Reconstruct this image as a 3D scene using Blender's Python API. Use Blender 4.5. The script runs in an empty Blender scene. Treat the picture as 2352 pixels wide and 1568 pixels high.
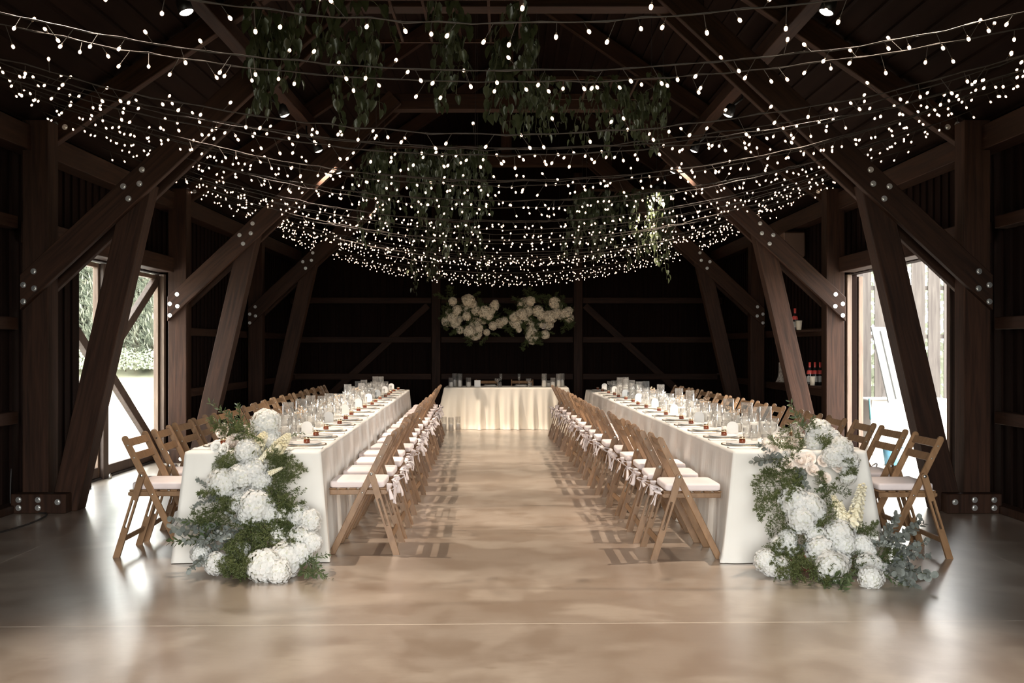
import bpy, bmesh, math, random
from mathutils import Vector, Matrix, Quaternion
S = bpy.context.scene
C = S.collection
PI = math.pi
rnd = random.Random(11)
V = Vector

# ---------------------------------------------------------------- camera geometry used for measuring
F, CX, HY, EYE = 35 / 36 * 2352, 1163.0, 797.0, 1.45


def at(px, py, d):
    """the point of the place that stands at distance d along the barn"""
    return V(((px - CX) * d / F, d, EYE - (py - HY) * d / F))


# ---------------------------------------------------------------- mesh builder
class MB:
    def __init__(s, smooth=False):
        s.v, s.f, s.m, s.s = [], [], [], []
        s.mi, s.smooth = 0, smooth

    def add(s, vs, fs, M=None):
        o = len(s.v)
        if M is not None:
            vs = [M @ V(v) for v in vs]
        s.v.extend([tuple(v) for v in vs])
        for f in fs:
            s.f.append([i + o for i in f])
            s.m.append(s.mi)
            s.s.append(s.smooth)
        return s

    def box(s, c, d, M=None):
        x, y, z = d[0] / 2, d[1] / 2, d[2] / 2
        vs = [(c[0] + a * x, c[1] + b * y, c[2] + e * z) for e in (-1, 1) for b in (-1, 1) for a in (-1, 1)]
        return s.add(vs, [(0, 2, 3, 1), (4, 5, 7, 6), (0, 1, 5, 4), (2, 6, 7, 3), (0, 4, 6, 2), (1, 3, 7, 5)], M)

    def b2(s, lo, hi, M=None):
        return s.box([(a + b) / 2 for a, b in zip(lo, hi)], [abs(b - a) for a, b in zip(lo, hi)], M)

    def bar(s, p0, p1, w, h, up=(0, 0, 1)):
        """a bar of width w (sideways) and height h (along up) from p0 to p1"""
        p0, p1 = V(p0), V(p1)
        d = (p1 - p0)
        L = d.length
        d.normalize()
        x = d.cross(V(up)).normalized()
        z = x.cross(d)
        M = Matrix((x, d, z)).transposed().to_4x4()
        M.translation = p0
        return s.box((0, L / 2, 0), (w, L, h), M)

    def prism(s, poly, lo, hi, axis='x', M=None):
        n = len(poly)
        def mk(p, e):
            if axis == 'x': return (e, p[0], p[1])
            if axis == 'y': return (p[0], e, p[1])
            return (p[0], p[1], e)
        vs = [mk(p, lo) for p in poly] + [mk(p, hi) for p in poly]
        fs = [tuple(range(n))[::-1], tuple(range(n, 2 * n))]
        fs += [(i, (i + 1) % n, n + (i + 1) % n, n + i) for i in range(n)]
        return s.add(vs, fs, M)

    def tube(s, pts, r, n=8, caps=True, flat=1.0):
        pts = [V(p) for p in pts]
        k = len(pts)
        rs = r if isinstance(r, (list, tuple)) else [r] * k
        t0 = (pts[1] - pts[0]).normalized()
        ref = V((0, 0, 1)) if abs(t0.z) < .9 else V((1, 0, 0))
        nx = t0.cross(ref).normalized()
        vs = []
        for i in range(k):
            t = (pts[min(i + 1, k - 1)] - pts[max(i - 1, 0)]).normalized()
            nx = (nx - t * nx.dot(t)).normalized()
            ny = t.cross(nx)
            for j in range(n):
                a = 2 * PI * j / n
                vs.append(pts[i] + (nx * math.cos(a) + ny * math.sin(a) * flat) * rs[i])
        fs = [(i * n + j, i * n + (j + 1) % n, (i + 1) * n + (j + 1) % n, (i + 1) * n + j) for i in range(k - 1) for j in range(n)]
        if caps:
            fs += [tuple(range(n))[::-1], tuple(range((k - 1) * n, k * n))]
        return s.add(vs, fs)

    def lathe(s, prof, n=20, M=None, close=False):
        vs, fs = [], []
        k = len(prof)
        for (r, z) in prof:
            for j in range(n):
                a = 2 * PI * j / n
                vs.append((r * math.cos(a), r * math.sin(a), z))
        for i in range(k - 1):
            for j in range(n):
                fs.append((i * n + j, i * n + (j + 1) % n, (i + 1) * n + (j + 1) % n, (i + 1) * n + j))
        if close:
            fs += [tuple(range(n))[::-1], tuple(range((k - 1) * n, k * n))]
        return s.add(vs, fs, M)

    def grid(s, fn, nu, nv, wrap=False):
        vs = [fn(i / (nu if wrap else nu - 1), j / (nv - 1)) for j in range(nv) for i in range(nu)]
        fs = []
        for j in range(nv - 1):
            for i in range(nu if wrap else nu - 1):
                a, b = j * nu + i, j * nu + (i + 1) % nu
                fs.append((a, b, b + nu, a + nu))
        return s.add(vs, fs)

    def mesh(s, name, mats, bevel=0, seg=1):
        me = bpy.data.meshes.new(name)
        me.from_pydata(s.v, [], s.f)
        me.polygons.foreach_set('material_index', s.m)
        me.polygons.foreach_set('use_smooth', s.s)
        for m in (mats if isinstance(mats, (list, tuple)) else [mats]):
            me.materials.append(m)
        if bevel:
            bm = bmesh.new()
            bm.from_mesh(me)
            bmesh.ops.bevel(bm, geom=bm.edges[:], offset=bevel, segments=seg, affect='EDGES', profile=.6, clamp_overlap=True)
            bm.to_mesh(me)
            bm.free()
        me.update()
        return me

    def build(s, name, mats, parent=None, loc=None, bevel=0, seg=1):
        o = bpy.data.objects.new(name, s.mesh(name, mats, bevel, seg))
        C.objects.link(o)
        if parent: o.parent = parent
        if loc is not None: o.location = loc
        return o


def tag(o, label, cat, group=None):
    o['label'] = label
    o['category'] = cat
    if group: o['group'] = group
    return o


def thing(name, label, cat, loc=(0, 0, 0), rotz=0.0, group=None):
    o = bpy.data.objects.new(name, None)
    o.empty_display_size = .1
    C.objects.link(o)
    o.location = loc
    o.rotation_euler = (0, 0, rotz)
    return tag(o, label, cat, group)


def struct(o):
    o['kind'] = 'structure'
    return o


def put(name, me, parent, loc, direc=None, roll=0.0, scale=1.0):
    """a part made from a ready mesh whose +Z looks along direc"""
    o = bpy.data.objects.new(name, me)
    C.objects.link(o)
    o.parent = parent
    if direc is not None:
        q = V(direc).normalized().to_track_quat('Z', 'Y') @ Quaternion((0, 0, 1), roll)
        o.rotation_mode = 'QUATERNION'
        o.rotation_quaternion = q
    o.location = loc
    o.scale = (scale,) * 3 if not isinstance(scale, (tuple, list)) else scale
    return o


def copy_tree(o, parent=None):
    c = o.copy()
    C.objects.link(c)
    if parent: c.parent = parent
    for ch in KIDS.get(o.name, []) or [k for k in o.children]:
        copy_tree(ch, c)
    return c
KIDS = {}


# ---------------------------------------------------------------- materials
def mat(name, col, rough=.6, metal=0.0, spec=.5, sheen=0.0, trans=0.0):
    m = bpy.data.materials.new(name)
    m.use_nodes = True
    b = m.node_tree.nodes['Principled BSDF']
    b.inputs['Base Color'].default_value = (*col, 1)
    b.inputs['Roughness'].default_value = rough
    b.inputs['Metallic'].default_value = metal
    b.inputs['Specular IOR Level'].default_value = spec
    if sheen: b.inputs['Sheen Weight'].default_value = sheen
    m.diffuse_color = (*col, 1)
    return m


def nodes(m):
    nt = m.node_tree
    return nt, nt.nodes, nt.links, nt.nodes['Principled BSDF']


def vary(m, c1, c2, scale=(1, 1, 1), freq=4.0, detail=4.0, dist=0.0, bump=0.0, per_object=0.0, lo=.3, hi=.7):
    """noise between two colours in the object's own coordinates, with an optional bump"""
    nt, N, L, b = nodes(m)
    tc = N.new('ShaderNodeTexCoord')
    mp = N.new('ShaderNodeMapping')
    mp.inputs['Scale'].default_value = scale
    L.new(tc.outputs['Object'], mp.inputs['Vector'])
    oi = N.new('ShaderNodeObjectInfo')
    ad = N.new('ShaderNodeVectorMath')
    ad.operation = 'ADD'
    sc = N.new('ShaderNodeVectorMath')
    sc.operation = 'SCALE'
    cb = N.new('ShaderNodeCombineXYZ')
    for k in range(3): L.new(oi.outputs['Random'], cb.inputs[k])
    L.new(cb.outputs[0], sc.inputs[0])
    sc.inputs['Scale'].default_value = 37.0
    L.new(mp.outputs[0], ad.inputs[0])
    L.new(sc.outputs[0], ad.inputs[1])
    no = N.new('ShaderNodeTexNoise')
    no.inputs['Scale'].default_value = freq
    no.inputs['Detail'].default_value = detail
    no.inputs['Distortion'].default_value = dist
    L.new(ad.outputs[0], no.inputs['Vector'])
    mr = N.new('ShaderNodeMapRange')
    mr.inputs[1].default_value, mr.inputs[2].default_value = lo, hi
    L.new(no.outputs[0], mr.inputs[0])
    mx = N.new('ShaderNodeMix')
    mx.data_type = 'RGBA'
    mx.inputs[6].default_value, mx.inputs[7].default_value = (*c1, 1), (*c2, 1)
    L.new(mr.outputs[0], mx.inputs[0])
    out = mx.outputs[2]
    if per_object:
        hs = N.new('ShaderNodeHueSaturation')
        m2 = N.new('ShaderNodeMapRange')
        m2.inputs[3].default_value, m2.inputs[4].default_value = 1 - per_object, 1 + per_object
        L.new(oi.outputs['Random'], m2.inputs[0])
        L.new(m2.outputs[0], hs.inputs['Value'])
        L.new(out, hs.inputs['Color'])
        out = hs.outputs[0]
    L.new(out, b.inputs['Base Color'])
    if bump:
        bp = N.new('ShaderNodeBump')
        bp.inputs['Strength'].default_value = bump
        bp.inputs['Distance'].default_value = .004
        L.new(no.outputs[0], bp.inputs['Height'])
        L.new(bp.outputs[0], b.inputs['Normal'])
    return m


def leafmat(name, c1, c2, rough=.5, tl=.25, freq=9.0):
    m = vary(mat(name, c1, rough), c1, c2, freq=freq, per_object=.15)
    nt, N, L, b = nodes(m)
    if tl:
        t = N.new('ShaderNodeBsdfTranslucent')
        t.inputs['Color'].default_value = (*[min(1, x * 1.3) for x in c2], 1)
        mx = N.new('ShaderNodeMixShader')
        mx.inputs[0].default_value = tl
        L.new(b.outputs[0], mx.inputs[1])
        L.new(t.outputs[0], mx.inputs[2])
        L.new(mx.outputs[0], N['Material Output'].inputs[0])
    return m


def glassmat(name, tint, refl=1.0, haze=0.0, hazecol=(1, 1, 1)):
    m = bpy.data.materials.new(name)
    m.use_nodes = True
    nt = m.node_tree
    N, L = nt.nodes, nt.links
    N.remove(N['Principled BSDF'])
    tr = N.new('ShaderNodeBsdfTransparent')
    tr.inputs[0].default_value = (*tint, 1)
    gl = N.new('ShaderNodeBsdfGlossy')
    gl.inputs['Roughness'].default_value = .03
    lw = N.new('ShaderNodeLayerWeight')
    lw.inputs[0].default_value = .5
    pw = N.new('ShaderNodeMath')
    pw.operation = 'POWER'
    pw.inputs[1].default_value = 2.3
    L.new(lw.outputs['Facing'], pw.inputs[0])
    mr = N.new('ShaderNodeMapRange')
    mr.inputs[3].default_value, mr.inputs[4].default_value = .06 * refl, .95 * refl
    L.new(pw.outputs[0], mr.inputs[0])
    mx = N.new('ShaderNodeMixShader')
    L.new(mr.outputs[0], mx.inputs[0])
    L.new(tr.outputs[0], mx.inputs[1])
    L.new(gl.outputs[0], mx.inputs[2])
    out = mx.outputs[0]
    if haze:
        df = N.new('ShaderNodeBsdfDiffuse')
        df.inputs[0].default_value = (*hazecol, 1)
        m2 = N.new('ShaderNodeMixShader')
        m2.inputs[0].default_value = haze
        L.new(out, m2.inputs[1])
        L.new(df.outputs[0], m2.inputs[2])
        out = m2.outputs[0]
    L.new(out, N['Material Output'].inputs[0])
    return m


def emit(name, col, st):
    m = bpy.data.materials.new(name)
    m.use_nodes = True
    N, L = m.node_tree.nodes, m.node_tree.links
    N.remove(N['Principled BSDF'])
    e = N.new('ShaderNodeEmission')
    e.inputs[0].default_value = (*col, 1)
    e.inputs[1].default_value = st
    L.new(e.outputs[0], N['Material Output'].inputs[0])
    return m


M = {}
M['timber'] = vary(mat('timber', (.08, .045, .03), .66, spec=.18), (.0145, .0059, .003), (.039, .0168, .009), (14, 14, .9), 2.2, 6, .6, bump=.5, per_object=.15)
M['boards'] = vary(mat('boards', (.05, .028, .02), .8, spec=.08), (.0052, .0021, .0014), (.0108, .0046, .003), (9, 9, .7), 2.0, 5, .3, bump=.3)
M['roofboards'] = vary(mat('roofboards', (.04, .022, .016), .85, spec=.06), (.007, .0036, .0026), (.0135, .007, .005), (8, .6, 8), 1.6, 5, .3)
M['frame'] = vary(mat('sunlit_door_wood', (.2, .13, .085), .55), (.10, .06, .04), (.18, .12, .082), (14, 14, 1.2), 2, 5, .4)  # brown frame wood with sunlight on its edges put into the colour
M['darkframe'] = vary(mat('dark_door_wood', (.06, .035, .025), .6), (.045, .026, .019), (.08, .05, .035), (10, 10, 1), 2, 4)
M['chair'] = vary(mat('chair_wood', (.3, .17, .085), .42), (.18, .097, .045), (.29, .168, .086), (16, 5, 2.2), 2.6, 6, 1.2, bump=.15, per_object=.13)
M['cushion'] = vary(mat('cushion_cloth', (.8, .71, .7), .85, sheen=.2), (.73, .635, .625), (.79, .71, .70), freq=6)
M['ribbon'] = mat('ribbon_cloth', (.78, .71, .71), .8)
M['cloth'] = vary(mat('ivory_cloth', (.8, .78, .72), .8, spec=.3, sheen=.15), (.78, .755, .70), (.84, .82, .77), (1, 1, 1), 3.0, 3)
M['satin'] = mat('satin_cloth', (.82, .765, .66), .55, spec=.4, sheen=.2)
M['napkin'] = mat('napkin_cloth', (.86, .83, .79), .85)
M['porcelain'] = mat('porcelain', (.84, .83, .81), .18)
M['gold'] = mat('gold_rim', (.72, .46, .2), .3, 1.0)
M['charger'] = mat('charger_glass', (.86, .85, .82), .3)
M['amber'] = mat('amber_jam', (.16, .035, .012), .15)
M['lid'] = mat('metal_lid', (.62, .5, .36), .28, 1.0)
M['glass'] = glassmat('clear_glass', (.99, .99, .985), 1.0, .035)  # a little diffuse white mixed into the clear glass imitates its bright glow
M['pane'] = glassmat('window_glass', (.93, .945, .94), .35, .0)
M['wax'] = mat('white_wax', (.9, .88, .84), .5)
M['card'] = mat('white_card', (.87, .86, .83), .7)
M['cardgold'] = mat('gold_card_print', (.5, .3, .12), .4, .6)
M['steel'] = mat('steel', (.66, .66, .64), .38, 1.0)
M['black'] = mat('black_metal', (.012, .011, .011), .45)
M['cable'] = mat('cable_black', (.015, .012, .011), .6)
M['bulb'] = emit('bulb_glow', (1.0, .66, .44), 5.0)
M['bulb'].cycles.emission_sampling = 'NONE'
M['socket'] = mat('bulb_socket', (.16, .12, .08), .5)
M['cord'] = mat('string_cord', (.03, .022, .016), .7)
M['lens'] = emit('lamp_lens', (1.0, .9, .76), 14.0)
M['lens'].cycles.emission_sampling = 'NONE'
M['petal'] = vary(mat('white_petal', (.88, .88, .87), .6, spec=.3), (.82, .825, .805), (.89, .89, .88), freq=3)
M['petalcore'] = mat('petal_core', (.62, .63, .52), .8)
def glow_through(m, col, f):
    nt, N, L, b = nodes(m)
    t = N.new('ShaderNodeBsdfTranslucent')
    t.inputs['Color'].default_value = (*col, 1)
    mx = N.new('ShaderNodeMixShader')
    mx.inputs[0].default_value = f
    L.new(b.outputs[0], mx.inputs[1])
    L.new(t.outputs[0], mx.inputs[2])
    L.new(mx.outputs[0], N['Material Output'].inputs[0])
    return m
glow_through(M['petal'], (.88, .88, .86), .38)
M['rose'] = vary(mat('blush_petal', (.88, .78, .7), .55, spec=.3), (.89, .76, .66), (.89, .83, .77), freq=2, per_object=.04)
M['whiterose'] = mat('white_rose_petal', (.88, .87, .83), .55, spec=.3)
M['cream'] = vary(mat('cream_petal', (.86, .81, .62), .6, spec=.3), (.85, .78, .56), (.88, .85, .72), freq=3)
M['fern'] = leafmat('fern_leaf', (.06, .082, .024), (.12, .145, .05), .6, .3, 5)
M['eucal'] = leafmat('eucalyptus_leaf', (.135, .152, .137), (.24, .26, .238), .55, .1, 7)
M['ruscus'] = leafmat('ruscus_leaf', (.045, .07, .028), (.10, .135, .06), .35, .12)
M['stem'] = mat('green_stem', (.09, .10, .045), .6)
M['pothos'] = leafmat('pothos_leaf', (.026, .037, .016), (.075, .09, .046), .32, .15, 14)
M['vine'] = mat('vine_stem', (.05, .06, .025), .6)
M['dried'] = mat('dried_flower', (.55, .42, .3), .8)
M['tray'] = mat('terracotta_tray', (.22, .085, .055), .6)
M['gravel'] = vary(mat('gravel', (.62, .60, .56), .9), (.52, .5, .46), (.68, .66, .62), freq=12, detail=6)
M['grass'] = vary(mat('dry_grass', (.2, .21, .11), .9), (.13, .13, .085), (.2, .195, .135), freq=1.5, detail=6)
M['turf'] = vary(mat('turf', (.05, .07, .03), .9), (.04, .055, .022), (.07, .085, .04), freq=3, detail=6)
M['conifer'] = leafmat('conifer_needles', (.125, .142, .105), (.19, .208, .16), .7, .2, 2)
M['shoot'] = mat('conifer_shoot', (.28, .29, .22), .7)
M['bush'] = leafmat('bush_leaf', (.2, .225, .16), (.29, .31, .23), .7, .2, 2)
M['bark'] = mat('bark', (.09, .06, .045), .9)
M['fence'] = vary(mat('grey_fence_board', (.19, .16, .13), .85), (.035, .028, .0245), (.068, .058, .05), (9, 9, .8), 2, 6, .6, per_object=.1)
M['deck'] = vary(mat('deck_board', (.5, .47, .43), .8), (.42, .39, .35), (.56, .53, .49), (9, .6, 9), 2, 4)
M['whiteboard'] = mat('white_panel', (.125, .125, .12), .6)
M['skin'] = mat('skin', (.6, .36, .26), .55)
M['hair'] = mat('dark_hair', (.05, .028, .018), .5)
M['dress'] = mat('pale_dress', (.5, .47, .45), .8)
M['bottle'] = mat('dark_bottle_glass', (.012, .012, .012), .08)
M['redcap'] = mat('red_capsule', (.42, .05, .04), .35)
M['label'] = mat('paper_label', (.32, .31, .29), .7)
M['pot'] = mat('beige_pot', (.42, .36, .28), .7)
M['bark2'] = vary(mat('log_bark', (.3, .26, .22), .9), (.1, .08, .065), (.42, .38, .34), (1, 1, 1), 30, 4)
M['logwood'] = mat('log_wood', (.16, .095, .06), .8)
M['boxbrown'] = mat('brown_box', (.09, .05, .032), .6)
M['blue'] = mat('blue_plastic', (.12, .3, .42), .5)
M['teal'] = mat('teal_handle', (.06, .16, .17), .5)

# polished concrete floor with cloudy stains and saw-cut joints
fl = mat('polished_concrete', (.4, .32, .25), .28, spec=1.0)
nt, N, L, b = nodes(fl)
b.inputs['Coat Weight'].default_value = 1.0
b.inputs['Coat Roughness'].default_value = .28
b.inputs['Coat IOR'].default_value = 1.75
tc = N.new('ShaderNodeTexCoord')
def noise(freq, det, dist, sc=(1, 1, 1)):
    mp = N.new('ShaderNodeMapping')
    mp.inputs['Scale'].default_value = sc
    L.new(tc.outputs['Object'], mp.inputs['Vector'])
    n = N.new('ShaderNodeTexNoise')
    n.inputs['Scale'].default_value, n.inputs['Detail'].default_value, n.inputs['Distortion'].default_value = freq, det, dist
    L.new(mp.outputs[0], n.inputs['Vector'])
    return n
def rng(src, a, b_, c, d):
    r = N.new('ShaderNodeMapRange')
    r.interpolation_type = 'SMOOTHSTEP'
    for i, x in zip((1, 2, 3, 4), (a, b_, c, d)): r.inputs[i].default_value = x
    L.new(src, r.inputs[0])
    return r.outputs[0]
def mixc(fac, a, b_):
    m = N.new('ShaderNodeMix')
    m.data_type = 'RGBA'
    L.new(fac, m.inputs[0])
    for i, x in ((6, a), (7, b_)):
        if isinstance(x, tuple): m.inputs[i].default_value = (*x, 1)
        else: L.new(x, m.inputs[i])
    return m.outputs[2]
n1, n2, n3 = noise(.75, 5, .1), noise(3.5, 6, .15, (1, .8, 1)), noise(11, 6, .3, (.6, 1.6, 1))
c = mixc(rng(n1.outputs[0], .35, .68, 0, 1), (.305, .24, .187), (.395, .33, .27))
n4, n5 = noise(1.7, 8, .3, (1, 1.25, 1)), noise(30, 4, .5, (.35, 1.4, 1))
c = mixc(rng(n2.outputs[0], .42, .66, 0, .75), c, (.255, .19, .14))
c = mixc(rng(n4.outputs[0], .50, .66, 0, .6), c, (.5, .43, .355))
c = mixc(rng(n5.outputs[0], .4, .75, 0, .16), c, (.2, .15, .11))
c = mixc(rng(n3.outputs[0], .64, .75, 0, .45), c, (.22, .16, .11))
sx = N.new('ShaderNodeSeparateXYZ')
L.new(tc.outputs['Object'], sx.inputs[0])
def mth(op, a, b_=None):
    m = N.new('ShaderNodeMath')
    m.operation = op
    for i, x in enumerate((a, b_)):
        if x is None: continue
        if isinstance(x, (int, float)): m.inputs[i].default_value = x
        else: L.new(x, m.inputs[i])
    return m.outputs[0]
yj = mth('SUBTRACT', sx.outputs[1], mth('ADD', mth('MULTIPLY', sx.outputs[0], .022), 5.22))
j1 = mth('LESS_THAN', mth('ABSOLUTE', yj), .005)
j2 = mth('LESS_THAN', mth('ABSOLUTE', mth('SUBTRACT', mth('ABSOLUTE', sx.outputs[0]), 3.4)), .004)
j2 = mth('MULTIPLY', j2, mth('GREATER_THAN', yj, 0.0))
jj = mth('MAXIMUM', j1, j2)
c = mixc(mth('MULTIPLY', jj, .75), c, (.62, .55, .46))
L.new(c, b.inputs['Base Color'])
L.new(mth('ADD', rng(n1.outputs[0], .3, .7, .28, .33), mth('MULTIPLY', jj, .3)), b.inputs['Roughness'])
M['floor'] = fl

# ---------------------------------------------------------------- the barn shell
WX = 4.44                 # inner face of the side walls
Y0, Y1 = -1.2, 20.45      # front and back walls
EZ = 3.42                 # eaves
PITCH = .68
RZ = EZ + WX * PITCH
FR = [8.9, 12.7, 16.6]    # timber frames

struct(MB().b2((-WX - .15, Y0 - .15, -.15), (WX + .15, Y1 + .15, 0)).build('floor', M['floor']))
struct(MB().b2((-90, -60, -.4), (90, 120, -.16)).build('ground', M['turf']))
struct(MB().b2((-60, 5.5, -.155), (-WX - .25, 29.5, -.12)).build('gravel_yard', M['gravel']))


def board_wall(name, side, y0, y1, z1, openings):
    """vertical boards and battens on the inner face of a side wall, with openings (ya, yb, ztop)"""
    m = MB()
    def panel(a, b_, za, zb):
        m.b2((side * WX, a, za), (side * (WX + .12), b_, zb))
    cur = y0
    for (a, b_, zt) in openings:
        panel(cur, a, 0, z1)
        panel(a, b_, zt, z1)
        cur = b_
    panel(cur, y1, 0, z1)
    y = y0 + .1
    r = random.Random(5)
    while y < y1:
        op = [zt for (a, b_, zt) in openings if a - .03 < y < b_ + .03]
        z0 = op[0] if op else 0.0
        w = .055 + r.random() * .02
        m.b2((side * (WX - .022), y - w / 2, z0 + .002), (side * WX, y + w / 2, z1 - .01))
        y += .165 + r.random() * .02
    return struct(m.build(name, M['boards'], bevel=.003))

board_wall('wall_left', -1, Y0, Y1, EZ + .02, [(10.35, 12.9, 2.39)])
board_wall('wall_right', 1, Y0, Y1, EZ + .02, [(10.0, 12.95, 2.39)])

m = MB()                   # back wall up into the gable
m.prism([(-WX, 0), (WX, 0), (WX, EZ), (0, RZ), (-WX, EZ)], Y1, Y1 + .12, 'y')
r = random.Random(3)
x = -WX + .1
while x < WX:
    zt = EZ + (WX - abs(x)) * PITCH - .05
    m.b2((x - .03, Y1 - .022, .002), (x + .03, Y1, zt))
    x += .165 + r.random() * .02
struct(m.build('wall_back', M['boards'], bevel=.003))
m = MB()                   # front wall behind the camera, with the wide barn doorway open
DW, DH = 1.95, 3.3
m.b2((-WX, Y0 - .12, 0), (-DW, Y0, EZ))
m.b2((DW, Y0 - .12, 0), (WX, Y0, EZ))
m.b2((-DW, Y0 - .12, DH), (DW, Y0, EZ))
m.prism([(-WX, EZ), (WX, EZ), (0, RZ)], Y0 - .12, Y0, 'y')
struct(m.build('wall_front', M['boards']))
m = MB()
for sg in (-1, 1):
    p = [(sg * (WX + .5), EZ - .5 * PITCH), (0, RZ), (0, RZ + .14), (sg * (WX + .5), EZ - .5 * PITCH + .14)]
    m.prism(p if sg < 0 else p[::-1], Y0 - .4, Y1 + .4, 'y')
    for k in range(26):    # gaps between the roof planks read as thin raised laths
        xx = sg * (WX - .1 - k * .17)
        if abs(xx) < .1: continue
        z = EZ + (WX - abs(xx)) * PITCH
        m.b2((xx - .02, Y0, z - .012), (xx + .02, Y1, z + .03))
struct(m.build('ceiling', M['roofboards']))
for sg, nm in ((-1, 'left'), (1, 'right')):
    m = MB()
    for (a, b_) in (((Y0, 10.3), (12.95, Y1)) if sg < 0 else ((Y0, 9.95), (13.0, Y1))):
        m.b2((sg * (WX - .02), a, 0), (sg * (WX - .15), b_, .07))
    struct(m.build('baseboard_' + nm, M['timber'], bevel=.006))


def timber(name, p0, p1, w, t, cut0=None, cut1=None, parent=None, material=None, bev=.006):
    """a squared timber lying in a cross-frame plane: w in the plane, t along the barn; ends can be cut plumb or level"""
    p0, p1 = V(p0), V(p1)
    d = p1 - p0
    Ln = d.length
    d.normalize()
    ydir = V((0, 1, 0)) if abs(d.y) < .9 else V((1, 0, 0))
    x = ydir.cross(d).normalized()
    y = d.cross(x)
    def k(cut):
        if cut == 'plumb': return -x.x / d.x
        if cut == 'level': return -x.z / d.z
        return 0.0
    k0, k1 = k(cut0), k(cut1)
    vs = [(a * w / 2, b_ * t / 2, (0 if e < 0 else Ln) + (k0 if e < 0 else k1) * a * w / 2) for e in (-1, 1) for b_ in (-1, 1) for a in (-1, 1)]
    m = MB()
    m.add(vs, [(0, 2, 3, 1), (4, 5, 7, 6), (0, 1, 5, 4), (2, 6, 7, 3), (0, 4, 6, 2), (1, 3, 7, 5)])
    o = m.build(name, material or M['timber'], parent, bevel=bev)
    R = Matrix((x, y, d)).transposed().to_4x4()
    R.translation = p0
    o.matrix_basis = R
    return o

bm_ = MB()
bm_.lathe([(0, -.002), (.026, -.002), (.026, .003), (0, .0031)], 16)
bm_.lathe([(.0155, .003), (.0155, .012), (.013, .014), (0, .0141)], 6)
BOLT = bm_.mesh('bolt', M['steel'])


def bolt(parent, world):
    """a galvanised bolt head with washer looking down the barn towards -Y"""
    o = bpy.data.objects.new('bolt', BOLT)
    C.objects.link(o)
    o.parent = parent
    Mi = parent.matrix_basis.inverted()
    Rw = Matrix.Rotation(PI / 2, 4, 'X')
    Rw.translation = V(world)
    o.matrix_basis = Mi @ Rw
    return o

BR0, BR1 = (4.27, 1.93), (1.40, 4.60)
ST0, ST1 = (3.92, 0.0), (3.25, 2.92)
nth = ['nearest', 'second', 'third']
side_n = {-1: 'window side', 1: 'doorway side'}
for i, D in enumerate(FR):
    for sg in (-1, 1):
        who = '%s timber frame on the %s' % (nth[i], side_n[sg])
        post = timber('wall_post', (sg * 4.165, D, 0), (sg * 4.165, D, EZ + .04), .23, .2)
        tag(post, 'upright brown wall post of the ' + who, 'post', 'wall posts')
        st = timber('leaning_strut', (sg * ST0[0], D, 0), (sg * ST1[0], D, ST1[1]), .235, .19, 'level')
        tag(st, 'inward leaning timber strut of the ' + who, 'strut', 'leaning struts')
        for (q, dy) in (('front', -.135), ('back', .135)):
            br = timber('diagonal_brace', (sg * BR0[0], D + dy, BR0[1]), (sg * BR1[0], D + dy, BR1[1]), .225, .07, 'plumb')
            tag(br, '%s plank of the rising diagonal brace, %s' % (q, who), 'brace', 'diagonal braces')
            if q == 'front':
                dd = (V((BR1[0], 0, BR1[1])) - V((BR0[0], 0, BR0[1]))).normalized()
                nn = V((dd.z, 0, -dd.x))
                for (bx, bz) in ((4.235, 1.995), (4.235, 1.85), (4.145, 2.115), (4.14, 1.965)):
                    bolt(br, (sg * bx, D + dy - .036, bz))
                for (u, v) in ((1.26, -.05), (1.30, .06), (1.42, -.02), (1.52, .055)):
                    pt = V((BR0[0], 0, BR0[1])) + dd * u + nn * v
                    bolt(br, (sg * pt.x, D + dy - .036, pt.z))
        fb = MB().b2((-.24, -.06, 0), (.24, .06, .17)).build('foot_block', M['timber'], loc=(sg * 4.08, D - .165, 0), bevel=.006)
        tag(fb, 'short foot block bolted at the base of the ' + who, 'foot block', 'foot blocks')
        for (bx, bz) in ((.17, .12), (.17, .05), (.0, .12), (.0, .05), (-.17, .1)):
            bolt(fb, (sg * (4.08 + bx), D - .226, bz))
        rf = timber('rafter', (sg * (WX - .02), D + .3, EZ - .16), (sg * .05, D + .3, RZ - .2), .2, .1)
        tag(rf, 'dark sloping roof rafter above the ' + who, 'rafter', 'roof rafters')
        for (u, v) in ((.18, .04), (.26, -.04), (.36, .04), (.42, -.03)):
            dd = V((-(WX - .07), 0, RZ - EZ - .04)).normalized()
            pt = V((WX - .02, 0, EZ - .16)) + dd * u + V((dd.z, 0, -dd.x)) * v
            bolt(rf, (sg * pt.x, D + .25 - .001, pt.z))
    cb = timber('collar_beam', (-1.75, D, 4.56), (1.75, D, 4.56), .2, .19)
    tag(cb, 'level collar beam high across the %s timber frame' % nth[i], 'beam', 'collar beams')
    kp = timber('king_post', (0, D + .02, 4.66), (0, D + .02, RZ - .12), .18, .16)
    tag(kp, 'short king post above the collar beam of the %s frame' % nth[i], 'post', 'king posts')
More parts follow.
